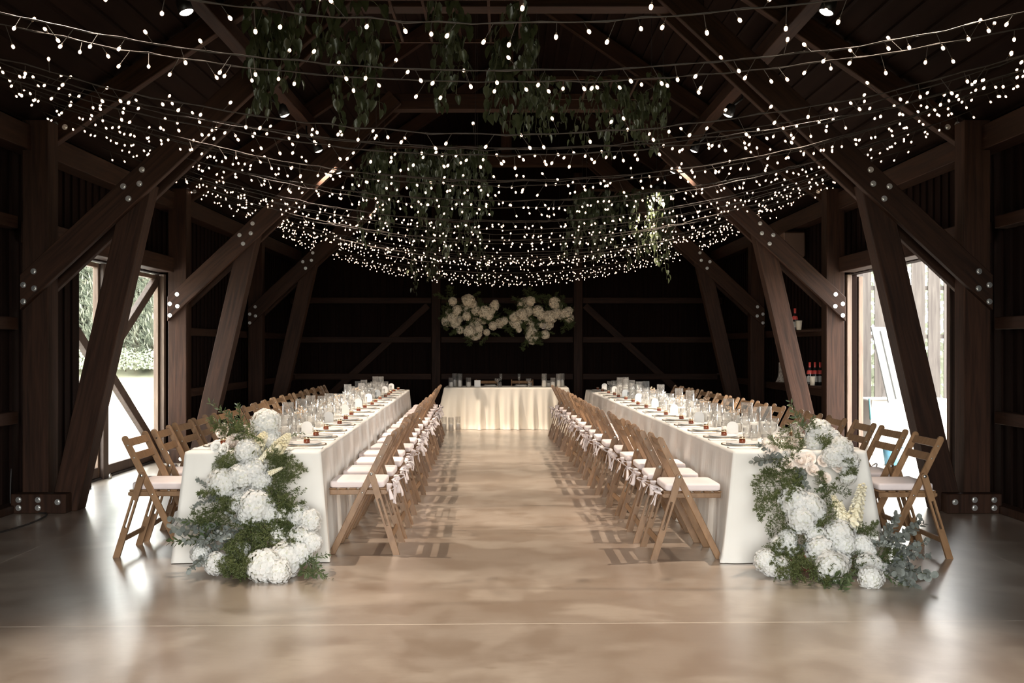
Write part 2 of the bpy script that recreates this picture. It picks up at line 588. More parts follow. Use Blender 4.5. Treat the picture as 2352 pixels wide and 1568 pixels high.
for sg in (-1, 1):
    sn = side_n[sg]
    o = timber('eave_beam', (sg * 4.3, Y0 + .01, 3.3), (sg * 4.3, Y1 - .03, 3.3), .22, .2)
    tag(o, 'long dark eave beam under the roof on the ' + sn, 'beam', 'long roof beams')
    o = timber('purlin', (sg * 2.55, Y0 + .01, 4.34), (sg * 2.55, Y1 - .03, 4.34), .14, .14)
    tag(o, 'long dark purlin carrying the spotlights on the ' + sn, 'beam', 'long roof beams')
    o = timber('door_header', (sg * 4.3, 9.02, 2.49), (sg * 4.3, 12.58, 2.49), .19, .2)
    tag(o, 'thick timber lintel over the opening on the ' + sn, 'lintel')
    for (zz, a, b_, nm) in ((1.66, Y0 + .02, 8.78, 'middle'), (.83, Y0 + .02, 8.78, 'lower'), (2.55, Y0 + .02, 8.78, 'upper')):
        o = timber('wall_rail', (sg * 4.37, a, zz), (sg * 4.37, b_, zz), .11, .13)
        tag(o, '%s horizontal rail on the board wall before the nearest frame, %s' % (nm, sn), 'rail', 'side wall rails')
    for (zz, nm) in ((1.66, 'middle'), (.83, 'lower')):
        o = timber('wall_rail', (sg * 4.37, 13.15, zz), (sg * 4.37, Y1 - .1, zz), .11, .13)
        tag(o, '%s horizontal rail on the dark far board wall, %s' % (nm, sn), 'rail', 'side wall rails')
for (xx, nm) in ((-1.43, 'window side'), (1.46, 'doorway side')):
    o = timber('back_wall_post', (xx, Y1 - .11, 0), (xx, Y1 - .11, 5.0), .18, .18)
    tag(o, 'upright post of the back wall beyond the head table, ' + nm, 'post', 'back wall posts')
for (zz, nm) in ((.85, 'lowest'), (1.6, 'middle'), (2.4, 'upper')):
    for (a, b_, q) in ((-WX + .03, -1.53, 'window side'), (-1.33, 1.36, 'middle bay'), (1.56, WX - .03, 'doorway side')):
        o = timber('back_wall_rail', (a, Y1 - .09, zz), (b_, Y1 - .09, zz), .12, .13)
        tag(o, '%s horizontal rail on the back wall, %s' % (nm, q), 'rail', 'back wall rails')
for sg in (-1, 1):
    o = timber('back_wall_brace', (sg * 3.9, Y1 - .1, .2), (sg * 1.6, Y1 - .1, 2.3), .14, .1)
    tag(o, 'diagonal brace against the dark back wall, ' + side_n[sg], 'brace', 'back wall braces')

# ---------------------------------------------------------------- glazed leaves
def leaf(root, side, ya, yb, apex_near, X):
    """one glazed barn-door leaf: frame, a K of two diagonals, one pane"""
    H = 2.37
    for (y, w) in ((ya + .04, .08), (yb - .04, .08)):
        MB().b2((X - .03, y - w / 2, .02), (X + .03, y + w / 2, H)).build('stile', M['frame'], root, bevel=.004)
    MB().b2((X - .03, ya + .08, .02), (X + .03, yb - .08, .13)).build('bottom_rail', M['darkframe'], root, bevel=.004)
    MB().b2((X - .03, ya + .08, H - .05), (X + .03, yb - .08, H)).build('top_rail', M['frame'], root, bevel=.004)
    ap, fr = (ya + .07, yb - .08) if apex_near else (yb - .07, ya + .08)
    for zz in (H - .06, .14):
        MB().bar((X, ap, 1.27), (X, fr, zz), .07, .12, (0, 0, 1)).build('diagonal', M['darkframe'], root, bevel=.004)
    MB().b2((X - .004, ya + .08, .13), (X + .004, yb - .08, H - .05)).build('pane', M['pane'], root)

d1 = struct(bpy.data.objects.new('door_1', None)); C.objects.link(d1)
leaf(d1, -1, 9.25, 10.98, False, -WX - .06)
leaf(d1, -1, 11.02, 12.86, True, -WX - .06)
MB().b2((-WX - .1, 10.35, -.01), (-WX + .0, 12.9, .022)).build('track', M['black'], d1)
MB().b2((-WX - .03, 12.83, .02), (-WX + .03, 12.9, 2.39)).build('jamb', M['frame'], d1, bevel=.004)
MB().b2((-WX - .02, 10.93, .0), (-WX + .02, 11.07, 2.37)).build('cover_strip', M['darkframe'], d1, bevel=.004)
m = MB(True); m.lathe([(0, 0), (.018, 0), (.02, .02), (.012, .05), (0, .055)], 10)
m.build('door_stop', M['steel'], d1, (-WX + .06, 11.0, .002))
d2 = struct(bpy.data.objects.new('door_2', None)); C.objects.link(d2)
leaf(d2, 1, 12.97, 14.6, True, WX + .18)
MB().b2((WX - .03, 12.88, .02), (WX + .03, 12.95, 2.39)).build('jamb', M['frame'], d2, bevel=.004)
MB().b2((WX - .02, 9.93, .0), (WX + .10, 10.0, 2.39)).build('jamb', M['darkframe'], d2, bevel=.004)

# ---------------------------------------------------------------- camera
cam = bpy.data.cameras.new('camera')
cam.sensor_width, cam.lens = 36, 35
cam.shift_x, cam.shift_y = (1176 - CX) / 2352, (HY - 784) / 2352
co = bpy.data.objects.new('camera', cam)
C.objects.link(co)
co.location = (0, 0, EYE)
co.rotation_euler = (PI / 2, 0, 0)
S.camera = co

# ---------------------------------------------------------------- tables and cloths
ORD = ['first', 'second', 'third', 'fourth', 'fifth', 'sixth', 'seventh', 'eighth', 'ninth', 'tenth', 'eleventh', 'twelfth', 'thirteenth',
       'fourteenth', 'fifteenth', 'sixteenth', 'seventeenth', 'eighteenth', 'nineteenth', 'twentieth']
TOP = .745


def cloth_mesh(Wd, Ln, top, flare, fold, nfold, corner, seed, hem=.004, pool=0.0, fine=0.0):
    """a floor-length cloth over a Wd x Ln table, near edge at y=0: flat top, soft edge, folded skirt"""
    r = random.Random(seed)
    m = MB(True)
    rad = .035
    def perim(n):
        pts = []
        segs = [((-Wd / 2, 0), (Wd / 2, 0), (0, -1)), ((Wd / 2, 0), (Wd / 2, Ln), (1, 0)), ((Wd / 2, Ln), (-Wd / 2, Ln), (0, 1)), ((-Wd / 2, Ln), (-Wd / 2, 0), (-1, 0))]
        for (a, b_, nrm) in segs:
            a, b_ = V(a), V(b_)
            Lg = (b_ - a).length
            k = max(24, int(Lg / .022))
            for i in range(k):
                t = i / k
                p = a.lerp(b_, t)
                e = min(t, 1 - t) * Lg
                pts.append((p, V(nrm), e, t, a, b_, Lg))
        return pts
    P = perim(0)
    ph = [r.random() * 6.28 for _ in range(8)]
    n = len(P)
    vrow = []
    rows = [0, .015, .03, .05, .09, .15, .22, .30, .38, .46, .54, .62, .70, .78, .86, .93, .98, 1.0]
    acc = 0
    out = []
    for i, (p, nr, e, t, a, b_, Lg) in enumerate(P):
        acc += .022
        # direction fans round the corner
        cx = math.exp(-(e / .10) ** 2)
        tang = (b_ - a).normalized()
        sgn = -1 if t < .5 else 1
        dirn = (nr + tang * sgn * cx).normalized()
        w = math.sin(acc * nfold + ph[0]) * .5 + math.sin(acc * nfold * 1.73 + ph[1]) * .35 + math.sin(acc * nfold * .41 + ph[2]) * .5
        ff = math.sin(acc * nfold * 5.1 + ph[3]) * .6 + math.sin(acc * nfold * 7.7 + ph[4]) * .5
        out.append((p, dirn, cx, w, ff, e))
    for v in rows:
        for (p, dirn, cx, w, ff, e) in out:
            drop = v
            rr = min(1, v / .03)
            off = flare * v + corner * cx * v ** 1.1 + fold * w * (v ** .8) + fine * ff * min(1, v * 4) + .006
            off = max(off, .003)
            if pool and v > .9: off += pool * (v - .9) * 10 * (.6 + .5 * w)
            if v == 0:
                q = p - dirn * .012
                z = top
            else:
                q = p + dirn * off
                z = top - .004 - (top - .004 - hem) * v
                if v <= .015: q = p + dirn * .003; z = top - .003
            m.v.append((q.x, q.y, z)); 
    nr_ = len(rows)
    for j in range(nr_ - 1):
        for i in range(n):
            a, b_ = j * n + i, j * n + (i + 1) % n
            m.f.append((a, a + n, b_ + n, b_)); m.m.append(0); m.s.append(True)
    m.f.append(tuple(range(n))); m.m.append(0); m.s.append(False)
    return m


LT = dict(x0=-1.266, k=-.035, y0=6.77, L=9.73, W=.905)      # aisle edge X at the near end, drift per metre
RT = dict(x0=1.547, k=-.023, y0=6.77, L=9.73, W=.905)
def tpos(T, side, u, v):
    """point on the table: u metres from the aisle edge towards the wall, v metres from the near end"""
    a = math.atan(T['k'])
    return V((T['x0'] + side * u * math.cos(a) + T['k'] * v, T['y0'] + v - side * u * T['k'], 0))
for (T, side, nm, fl_, pool, co_) in ((LT, -1, 'ivory floor-length tablecloth over the long table beside the glazed window', .035, 0.0, .06),
                                 (RT, 1, 'ivory floor-length tablecloth over the long table nearer the open doorway', .045, .03, .10)):
    c0 = tpos(T, side, T['W'] / 2, 0)
    m = cloth_mesh(T['W'], T['L'], TOP, fl_, .016, 19.0, co_, 4 + side, pool=pool, fine=.0036)
    o = m.build('tablecloth', M['cloth'], loc=c0)
    o.rotation_euler = (0, 0, -math.atan(T['k']))
    tag(o, nm, 'tablecloth', 'long tablecloths')
HT_Y, HT_W, HT_X, HT_TOP = 17.62, 2.2, .0, .735
o = cloth_mesh(HT_W, .85, HT_TOP, .09, .065, 27.0, .12, 9, pool=.04, fine=.002).build('tablecloth', M['satin'], loc=(HT_X, HT_Y, 0))
tag(o, 'draped ivory tablecloth over the head table at the end of the aisle', 'tablecloth')

# ---------------------------------------------------------------- folding chairs
def slatpoly(y0, z0, y1, z1, w, round_top=True, n=7):
    """outline in the y-z plane of a slat from foot (y0,z0) to the centre of its rounded top (y1,z1)"""
    d = V((y1 - y0, z1 - z0)).normalized()
    p = V((d.y, -d.x))
    hw = w / 2 / abs(d.y)
    pts = [(y0 - hw, z0), (y0 + hw, z0)]
    for k in range(n + 1):
        a = PI * k / n
        q = V((y1, z1)) + p * (w / 2) * math.cos(a) + d * (w / 2) * math.sin(a)
        pts.append((q.x, q.y))
    return pts

ch = thing('folding_chair', 'x', 'chair')
PF, PT = (.22, 0.0), (-.185, .815)
def post_at(z):
    t = (z - PF[1]) / (PT[1] - PF[1])
    return PF[0] + (PT[0] - PF[0]) * t
PVZ = .565
for sx_ in (-1, 1):
    m = MB().prism(slatpoly(*PF, *PT, .044), sx_ * .19, sx_ * .212)
    m.build('front_leg', M['chair'], ch, bevel=.003)
    foot, top_ = (-.235, 0.0), (post_at(PVZ), PVZ)
    m = MB()
    d = V((top_[0] - foot[0], top_[1] - foot[1]))
    L_ = d.length
    def lp(t): return (foot[0] + d.x * t, foot[1] + d.y * t)
    x0, x1 = sx_ * .214, sx_ * .236
    hw = .022
    dn = d.normalized(); pn = V((dn.y, -dn.x))
    def quad(ta, tb, oa, ob):
        a, b_ = V(lp(ta)), V(lp(tb))
        q = [a + pn * oa, a + pn * ob, b_ + pn * ob, b_ + pn * oa]
        if ta == 0:
            q[0] = V((foot[0] + oa / dn.y, 0)); q[1] = V((foot[0] + ob / dn.y, 0))
        m.prism([tuple(z) for z in q], x0, x1)
    quad(0, .36, -hw, hw)
    quad(.36, .70, -hw, -.008); quad(.36, .70, .008, hw)
    q = [V(lp(.70)) - pn * hw, V(lp(.70)) + pn * hw] + [V(lp(1)) + pn * hw * math.cos(PI * k / 7) + dn * hw * math.sin(PI * k / 7) for k in range(8)]
    m.prism([tuple(z) for z in q], x0, x1)
    m.build('rear_leg', M['chair'], ch)
    b = MB(True).lathe([(0, 0), (.012, 0), (.011, .004), (0, .006)], 12, Matrix.Translation((sx_ * .236, top_[0], top_[1])) @ Matrix.Rotation(sx_ * PI / 2, 4, 'Y'))
    for (yy, zz) in ((post_at(.77), .77), (post_at(.685), .685), (post_at(.432), .432), (post_at(.77), .77)):
        b.lathe([(0, 0), (.006, 0), (.005, .003), (0, .003)], 8, Matrix.Translation((sx_ * .212, yy, zz)) @ Matrix.Rotation(sx_ * PI / 2, 4, 'Y'))
    b.build('pivot_bolt', M['steel'], ch)
m = MB()
for sx_ in (-1, 1):
    m.b2((sx_ * .166, -.16, .415), (sx_ * .188, .235, .45))
for k in range(6):
    yy = -.135 + k * .07
    m.b2((-.188, yy - .025, .451), (.188, yy + .025, .461))
m.bar((-.19, -.158, .432), (.19, -.158, .432), .022, .022)
m.build('seat', M['chair'], ch, bevel=.003)
for zz in (.785, .69):
    yy = post_at(zz)
    dv = V((0, PT[0] - PF[0], PT[1] - PF[1])).normalized()
    MB().bar((-.189, yy, zz), (.189, yy, zz), .014, .056, dv).build('back_slat', M['chair'], ch, bevel=.003)
m = MB()
m.bar((-.213, -.197, .12), (.213, -.197, .12), .014, .04, (0, .35, 1))
m.build('stretcher', M['chair'], ch, bevel=.003)
def pad(u, v):
    a, s_ = 2 * PI * u, -1 + 2 * v
    ca, sa = math.cos(a), math.sin(a)
    e = .28
    rr = (1 - abs(s_) ** 3.2) ** .5 if abs(s_) < 1 else 0
    rr = .86 + .14 * rr if abs(s_) < .98 else (0.82 if abs(s_) < .999 else 0)
    x_ = math.copysign(abs(ca) ** e, ca) * .185 * rr
    y_ = math.copysign(abs(sa) ** e, sa) * .19 * rr
    return (x_, .045 + y_, .486 + s_ * .024)
cu = MB(True).grid(pad, 40, 9, True)
cu.add([pad(i / 40, 1) for i in range(40)], [])
cu = MB(True)
prof = [(-1, 0), (-1, .955), (-.82, .99), (-.3, 1.0), (.35, 1.0), (.8, .985), (.98, .94), (1.08, .7), (1.14, .35), (1.15, 0)]
def pad2(u, v):
    s_, rr = prof[round(v * (len(prof) - 1))]
    a = 2 * PI * u + .01
    ca, sa = math.cos(a), math.sin(a)
    e = .13
    return (math.copysign(abs(ca) ** e, ca) * .187 * rr, .045 + math.copysign(abs(sa) ** e, sa) * .192 * rr, .487 + s_ * .024)
cu.grid(pad2, 72, len(prof), True)
cushion = cu.build('cushion', M['cushion'], ch)
for sx_ in (-1, 1):
    m = MB(True)
    kpos = V((sx_ * .178, -.165, .47))
    k0 = V((0, 0, 0))
    r = random.Random(20 + sx_)
    for (dx, dy, dz, sw) in ((.045, -.045, .03, .03), (-.04, -.05, .025, .032)):
        pts = []
        for i in range(9):
            a = PI * i / 8
            pts.append(k0 + V((dx * sx_ * math.sin(a) * 1.1, dy * math.sin(a), dz * math.sin(a) - .03 * math.sin(a / 2) ** 2 - .012 * (i / 8))))
        m.tube(pts, [.006 + .016 * math.sin(PI * i / 8) for i in range(9)], 6, flat=.22)
    for (dx, ln) in ((.03, .12), (-.028, .15)):
        pts = [k0 + V((dx * sx_ * t + .008 * math.sin(5 * t + dx * 90), -.035 * t ** .6 - .012, -ln * t)) for t in [i / 7 for i in range(8)]]
        m.tube(pts, [.006 + .013 * (i / 7) for i in range(8)], 6, flat=.2)
    m.lathe([(0, -.012), (.013, -.006), (.015, .004), (0, .012)], 8, Matrix.Translation(k0 + V((0, -.012, 0))))
    m.build('tie_ribbon', M['ribbon'], cushion, kpos)

KIDS = {}
first = True
rowdef = [('aisle side of the window table', -1, -1.008, -.030, 7.18, -1),
          ('aisle side of the doorway table', 1, 1.235, -.031, 7.02, 1),
          ('wall side of the window table', -1, -2.46, -.036, 7.1, 1),
          ('wall side of the doorway table', 1, 2.80, -.024, 7.05, -1)]
for (rn, sd, cx0, kk, d0, face) in rowdef:
    rr = random.Random(len(rn) + sd)
    for k in range(16):
        d = d0 + .598 * k + (rr.uniform(-.03, .03) if k else 0)
        o = ch if first else copy_tree(ch)
        first = False
        jx = rr.uniform(-.012, .03) * (1 if face == -1 else -1) if k else 0
        o.location = (cx0 + kk * (d - d0) + jx, d, 0)
        # face = +1: the sitter looks towards +X
        o.rotation_euler = (0, 0, (-PI / 2 if face > 0 else PI / 2) + rr.uniform(-.045, .045) * (1 if k else 0) + .02)
        for c_ in o.children:
            for g_ in c_.children:
                g_.rotation_euler = (rr.uniform(-.35, .2), rr.uniform(-.35, .35), rr.uniform(-.8, .8))
                g_.scale = (rr.uniform(.8, 1.35), rr.uniform(.8, 1.3), rr.uniform(.6, 1.15))
        if k == 0 and rn.startswith('wall'):
            for c_ in list(o.children):
                for g_ in list(c_.children): bpy.data.objects.remove(g_)
        o['label'] = '%s wooden folding chair with cushion from the front, %s' % (ORD[k], rn)
        o['category'] = 'chair'
        o['group'] = 'folding chairs along the long tables'
for (xx, nm) in ((-.37, 'window'), (.3, 'doorway')):
    o = copy_tree(ch)
    o.location = (xx, HT_Y + 1.12, 0)
    o.rotation_euler = (0, 0, PI)
    o['label'] = 'wooden folding chair behind the head table, nearer the %s side' % nm
    o['group'] = 'chairs behind the head table'

# ---------------------------------------------------------------- tableware
def lathe_mesh(name, prof, mats, n=20):
    return MB(True).lathe(prof, n).mesh(name, mats)

def tumbler_mb(r, h, t=.0025, taper=.93):
    return [(0, .002), (r * taper, .002), (r, h), (r - t, h), (r * taper - t, .008), (0, .008)]
me_tumbler = lathe_mesh('tumbler', tumbler_mb(.038, .088), M['glass'])
me_highball = lathe_mesh('highball_glass', tumbler_mb(.026, .125), M['glass'], 16)
me_coupe = lathe_mesh('coupe_glass', [(0, .002), (.034, .002), (.033, .005), (.006, .01), (.0045, .03), (.0045, .075), (.012, .084), (.036, .097), (.049, .118), (.052, .15), (.050, .15), (.047, .119), (.034, .101), (0, .09)], M['glass'])
me_flute = lathe_mesh('flute_glass', [(0, .002), (.033, .002), (.032, .005), (.006, .01), (.0045, .04), (.0045, .10), (.014, .12), (.026, .16), (.024, .235), (.022, .235), (.024, .16), (0, .115)], M['glass'], 16)
m = MB(True); m.lathe([(0, .0), (.12, .0), (.15, .003), (.152, .005)], 32)
m.mi = 1; m.lathe([(.152, .005), (.158, .006), (.155, .0078), (.148, .007)], 32)
m.mi = 0; m.lathe([(.148, .007), (.12, .004), (0, .004)], 32)
me_charger = m.mesh('charger_plate', [M['charger'], M['gold']])
me_plate = lathe_mesh('dinner_plate', [(0, 0), (.088, 0), (.096, .004), (.118, .011), (.122, .014), (.118, .0145), (.09, .008), (0, .007)], M['porcelain'], 32)
m = MB(True)
def napk(u, v):
    return ((u - .5) * .1, (v - .5) * .2, .0055 + .002 * math.sin(u * 7) * math.sin(v * 5))
m.grid(napk, 8, 10)
m.add([( -.05, -.1, 0), (.05, -.1, 0), (.05, .1, 0), (-.05, .1, 0), (-.05, -.1, .005), (.05, -.1, .005), (.05, .1, .005), (-.05, .1, .005)], [(3, 2, 1, 0), (0, 1, 5, 4), (1, 2, 6, 5), (2, 3, 7, 6), (3, 0, 4, 7)])
me_napkin = m.mesh('napkin', M['napkin'])
m = MB(True); m.lathe([(0, 0), (.02, 0), (.023, .004), (.023, .024), (.019, .029), (0, .029)], 14)
me_jam = m.mesh('jam', M['amber'])
m = MB(True); m.lathe([(0, .029), (.0225, .029), (.0225, .041), (.02, .043), (0, .043)], 14)
me_jlid = m.mesh('lid', M['lid'])
m = MB()
pts = [(-.045, .002), (.045, .002), (.045, .07)] + [(.045 * math.cos(a), .07 + .04 * math.sin(a)) for a in [PI * k / 10 for k in range(11)]] + [(-.045, .07)]
m.prism(pts, -.0012, .0012, 'y'); m.bar((0, .035, .002), (0, .0, .06), .02, .002, (0, 1, 0))
me_card = m.mesh('arched_card', M['card'])
m = MB(); m.b2((-.055, -.0012, .002), (.055, .0012, .12)); m.b2((-.03, -.02, 0), (.03, .02, .003))
me_tcard = m.mesh('table_card', M['card'])
def candle_parts(r, h, cr, chh):
    g = MB(True).lathe([(0, .003), (r, .003), (r, h), (r - .003, h), (r - .003, .008), (0, .008)], 20).mesh('glass_cylinder', M['glass'])
    w = MB(True).lathe([(0, .0085), (cr, .0085), (cr, chh - .004), (cr - .005, chh), (cr * .5, chh - .006), (0, chh - .008)], 18).mesh('candle', M['wax'])
    k = MB().lathe([(.0015, chh - .008), (.0015, chh + .006)], 5).mesh('wick', M['black'])
    return g, w, k
CYL = [candle_parts(.047, .24, .036, .12), candle_parts(.047, .17, .037, .09), candle_parts(.045, .115, .037, .07)]
CYLN = ['tall', 'medium', 'low']

def place(me, name, label, cat, group, loc, rz=0.0):
    o = bpy.data.objects.new(name, me)
    C.objects.link(o)
    o.location = loc
    o.rotation_euler = (0, 0, rz)
    return tag(o, label, cat, group)

CYCNT = {}
def candle_vase(kind, loc, label):
    t = thing('candle_vase', label, 'candle', loc, 0, 'glass candle cylinders')
    g, w, k = CYL[kind]
    put('glass_cylinder', g, t, (0, 0, 0))
    wax = put('candle', w, t, (0, 0, 0))
    put('wick', k, wax, (0, 0, 0))
    return t

Z = TOP + .001
for (T, sd, tn) in ((LT, -1, 'window table'), (RT, 1, 'doorway table')):
    rr = random.Random(50 + sd)
    ang = -math.atan(T['k'])
    for aisle in (True, False):
        rw = 'aisle' if aisle else 'wall'
        for k in range(16):
            v = .42 + .598 * k if aisle else .38 + .598 * k
            if v > T['L'] - .15: continue
            def pt(u, dv):
                uu = u if aisle else T['W'] - u
                p = tpos(T, sd, uu, v + dv)
                p.z = Z
                return p
            pl = '%s place from the front, %s side of the %s' % (ORD[k], rw, tn)
            rot = ang + (-PI / 2 if (sd < 0) == aisle else PI / 2)
            if not (not aisle and k == 0 and False):
                place(me_charger, 'charger_plate', 'gold-rimmed charger at the ' + pl, 'charger plate', 'charger plates', pt(.175, 0))
                p = pt(.175, 0); p.z += .0042
                place(me_plate, 'dinner_plate', 'white dinner plate at the ' + pl, 'plate', 'dinner plates', p)
                p = pt(.175 + rr.uniform(-.02, .03), rr.uniform(-.03, .03)); p.z += .0042 + .0085
                j = thing('jam_jar', 'amber jar at the ' + pl, 'jar', p, 0, 'amber favour jars')
                put('jam', me_jam, j, (0, 0, 0)); put('lid', me_jlid, j, (0, 0, 0))
            place(me_napkin, 'napkin', 'folded white napkin at the ' + pl, 'napkin', 'folded napkins', pt(.11, -.235 + rr.uniform(-.015, .015)), rot + rr.uniform(-.08, .08))
            place(me_tumbler, 'tumbler', 'clear tumbler at the ' + pl, 'glass', 'water tumblers', pt(.30 + rr.uniform(-.01, .02), -.17 + rr.uniform(-.03, .02)))
            place(me_coupe, 'coupe_glass', 'stemmed coupe glass at the ' + pl, 'glass', 'coupe glasses', pt(.355 + rr.uniform(-.01, .015), .0 + rr.uniform(-.05, .05)))
            if k % 2 == 0:
                place(me_highball, 'highball_glass', 'narrow tall tumbler at the ' + pl, 'glass', 'narrow tumblers', pt(.30 + rr.uniform(-.01, .015), .2 + rr.uniform(-.02, .03)))
            else:
                place(me_card, 'menu_card', 'arched white card at the ' + pl, 'card', 'arched menu cards', pt(.29, .2 + rr.uniform(-.03, .03)), ang + rr.uniform(-.3, .3))
    # candle cylinders down the middle
    n = 0
    v = .95
    while v < T['L'] - .4:
        for q in range(2):
            kind = rr.choice([0, 0, 1, 1, 2])
            u = T['W'] / 2 + (-.06 if q == 0 else .055) + rr.uniform(-.012, .012)
            p = tpos(T, sd, u, v + (0 if q == 0 else .1) + rr.uniform(-.02, .02)); p.z = Z
            candle_vase(kind, p, '%s glass candle cylinder, %s of the %s pair from the front, %s' % (CYLN[kind], 'aisle one' if q == 0 else 'wall one', ORD[n], tn))
        n += 1
        v += .57 + rr.uniform(-.04, .04)
    for q, vv in enumerate((1.3, 4.7, 7.6)):
        p = tpos(T, sd, T['W'] / 2, vv); p.z = Z
        place(me_tcard, 'table_card', 'white standing card amid the candles, %s from the front on the %s' % (ORD[q], tn), 'card', 'standing table cards', p, ang + .1)
    # bud vases with dried sprigs
    for q, vv in enumerate((1.55, 2.75, 3.8, 5.6)):
        p = tpos(T, sd, T['W'] / 2 - .02, vv + .16); p.z = Z
        t = thing('bud_vase', 'clear bud vase of pale dried sprigs, %s from the front on the %s' % (ORD[q], tn), 'vase', p, 0, 'bud vases')
        MB(True).lathe([(0, .002), (.03, .002), (.034, .03), (.014, .065), (.015, .09), (.013, .09), (.012, .066), (.03, .03), (0, .006)], 14).build('vase', M['glass'], t)
        m = MB(True)
        for i in range(7):
            a, tl = rr.uniform(0, 6.28), rr.uniform(.02, .06)
            e = V((math.cos(a) * tl, math.sin(a) * tl, rr.uniform(.14, .19)))
            m.tube([(0, 0, .02), e * .5 + V((0, 0, .03)), e], .0012, 4)
            for w in range(5):
                o_ = e + V((rr.gauss(0, .012), rr.gauss(0, .012), rr.gauss(0, .012)))
                m.lathe([(0, -.006), (.006, -.001), (.004, .005), (0, .007)], 6, Matrix.Translation(o_))
        m.build('dried_sprig', M['dried'], t)

# head table
HZ = HT_TOP + .001
for (px, kind, nm, dy) in ((1036, 1, 'outer short', .14), (1044, 0, 'outer back', .35), (1056, 0, 'tall', .2), (1076, 1, 'inner', .15)):
    s_ = F / (HT_Y + dy)
    candle_vase(kind, ((px - CX) / s_, HT_Y + dy, HZ), '%s candle cylinder at the window end of the head table' % nm)
for (px, kind, nm, dy) in ((1250, 0, 'innermost tall', .15), (1260, 2, 'low', .3), (1270, 1, 'medium', .14), (1283, 0, 'outer front', .15), (1291, 0, 'outermost', .32)):
    s_ = F / (HT_Y + dy)
    candle_vase(kind, ((px - CX) / s_, HT_Y + dy, HZ), '%s candle cylinder at the doorway end of the head table' % nm)
for (x0, nm) in ((-.30, 'window side'), (.27, 'doorway side')):
    sgn = 1 if x0 < 0 else -1
    place(me_charger, 'charger_plate', 'gold-rimmed charger on the head table, ' + nm, 'charger plate', 'head table settings', (x0, HT_Y + .62, HZ))
    place(me_plate, 'dinner_plate', 'white plate on the head table, ' + nm, 'plate', 'head table settings', (x0, HT_Y + .62, HZ + .0042))
    place(me_napkin, 'napkin', 'folded white napkin on the head table plate, ' + nm, 'napkin', 'head table settings', (x0, HT_Y + .62, HZ + .0042 + .0145), PI / 2)
    place(me_flute, 'flute_glass', 'champagne flute on the head table, ' + nm, 'glass', 'head table settings', (-.10 if x0 < 0 else .23, HT_Y + .35, HZ))
    place(me_coupe, 'coupe_glass', 'coupe glass on the head table, ' + nm, 'glass', 'head table settings', (-.165 if x0 < 0 else .40, HT_Y + .33, HZ))
    place(me_tumbler, 'tumbler', 'water tumbler on the head table, ' + nm, 'glass', 'head table settings', (-.12 if x0 < 0 else .42, HT_Y + .2, HZ))
place(me_tcard, 'table_card', 'white standing card on the head table beside the candles', 'card', None, (-.52, HT_Y + .3, HZ), .2)
for q, (px, kind, nm, yy) in enumerate(((1020, 0, 'nearest the chairs', 17.25), (1036, 0, 'standing foremost', 17.12), (1052, 0, 'nearest the aisle', 17.3))):
    candle_vase(kind, ((px - CX) * yy / F, yy, .002), 'tall candle cylinder on the floor before the head table, ' + nm)

# ---------------------------------------------------------------- flowers
def petal(m, Mx, w, l, cup):
    vs = [(0, 0, 0), (-.5 * w, .5 * l, cup), (-.36 * w, .88 * l, cup * .6), (0, l, cup * .3), (.36 * w, .88 * l, cup * .6), (.5 * w, .5 * l, cup), (0, .55 * l, cup * .35)]
    m.add(vs, [(0, 6, 1), (1, 6, 2), (2, 6, 3), (3, 6, 4), (4, 6, 5), (5, 6, 0)], Mx)

def face_mat(pos, nrm, roll, sc=1.0):
    q = V(nrm).normalized().to_track_quat('Z', 'Y') @ Quaternion((0, 0, 1), roll)
    return Matrix.Translation(pos) @ q.to_matrix().to_4x4() @ Matrix.Scale(sc, 4)

def hydrangea_mesh(seed, n=150, material='petal'):
    r = random.Random(seed)
    m = MB(True)
    m.mi = 1
    m.lathe([(0, -.62)] + [(.78 * math.cos(a), .78 * math.sin(a)) for a in [-.9 + 2.4 * k / 8 for k in range(9)]] + [(0, .78)], 14)
    m.mi = 0
    ga = PI * (3 - 5 ** .5)
    bx = [V((r.gauss(0, 1), r.gauss(0, 1), r.gauss(0, 1))).normalized() for _ in range(4)]
    for i in range(n):
        z = 1 - 1.55 * (i + .5) / n
        rad = (1 - z * z) ** .5
        a = ga * i
        nr = V((math.cos(a) * rad, math.sin(a) * rad, z))
        lump = 1 + .09 * max(0, max(nr.dot(b_) for b_ in bx) - .55) * 2
        pos = nr * (.86 + r.uniform(-.05, .07)) * lump
        nn = nr + V((r.gauss(0, .22), r.gauss(0, .22), r.gauss(0, .22)))
        R0 = face_mat(pos, nn, r.uniform(0, 6.28), r.uniform(.74, .98))
        for k in range(4):
            petal(m, R0 @ Matrix.Rotation(PI / 2 * k, 4, 'Z') @ Matrix.Rotation(r.uniform(.05, .45), 4, 'X'), .21, .2, .035)
    return m.mesh('hydrangea', [M[material], M['petalcore'] if material == 'petal' else M['creamcore']])
HYD = [hydrangea_mesh(k) for k in range(3)]
M['creampetal'] = vary(mat('cream_white_petal', (.7, .6, .46), .65, spec=.2), (.72, .61, .45), (.82, .72, .57), freq=3)
M['creamcore'] = mat('cream_core', (.4, .33, .22), .8)
HYC = [hydrangea_mesh(10 + k, 140, 'creampetal') for k in range(2)]

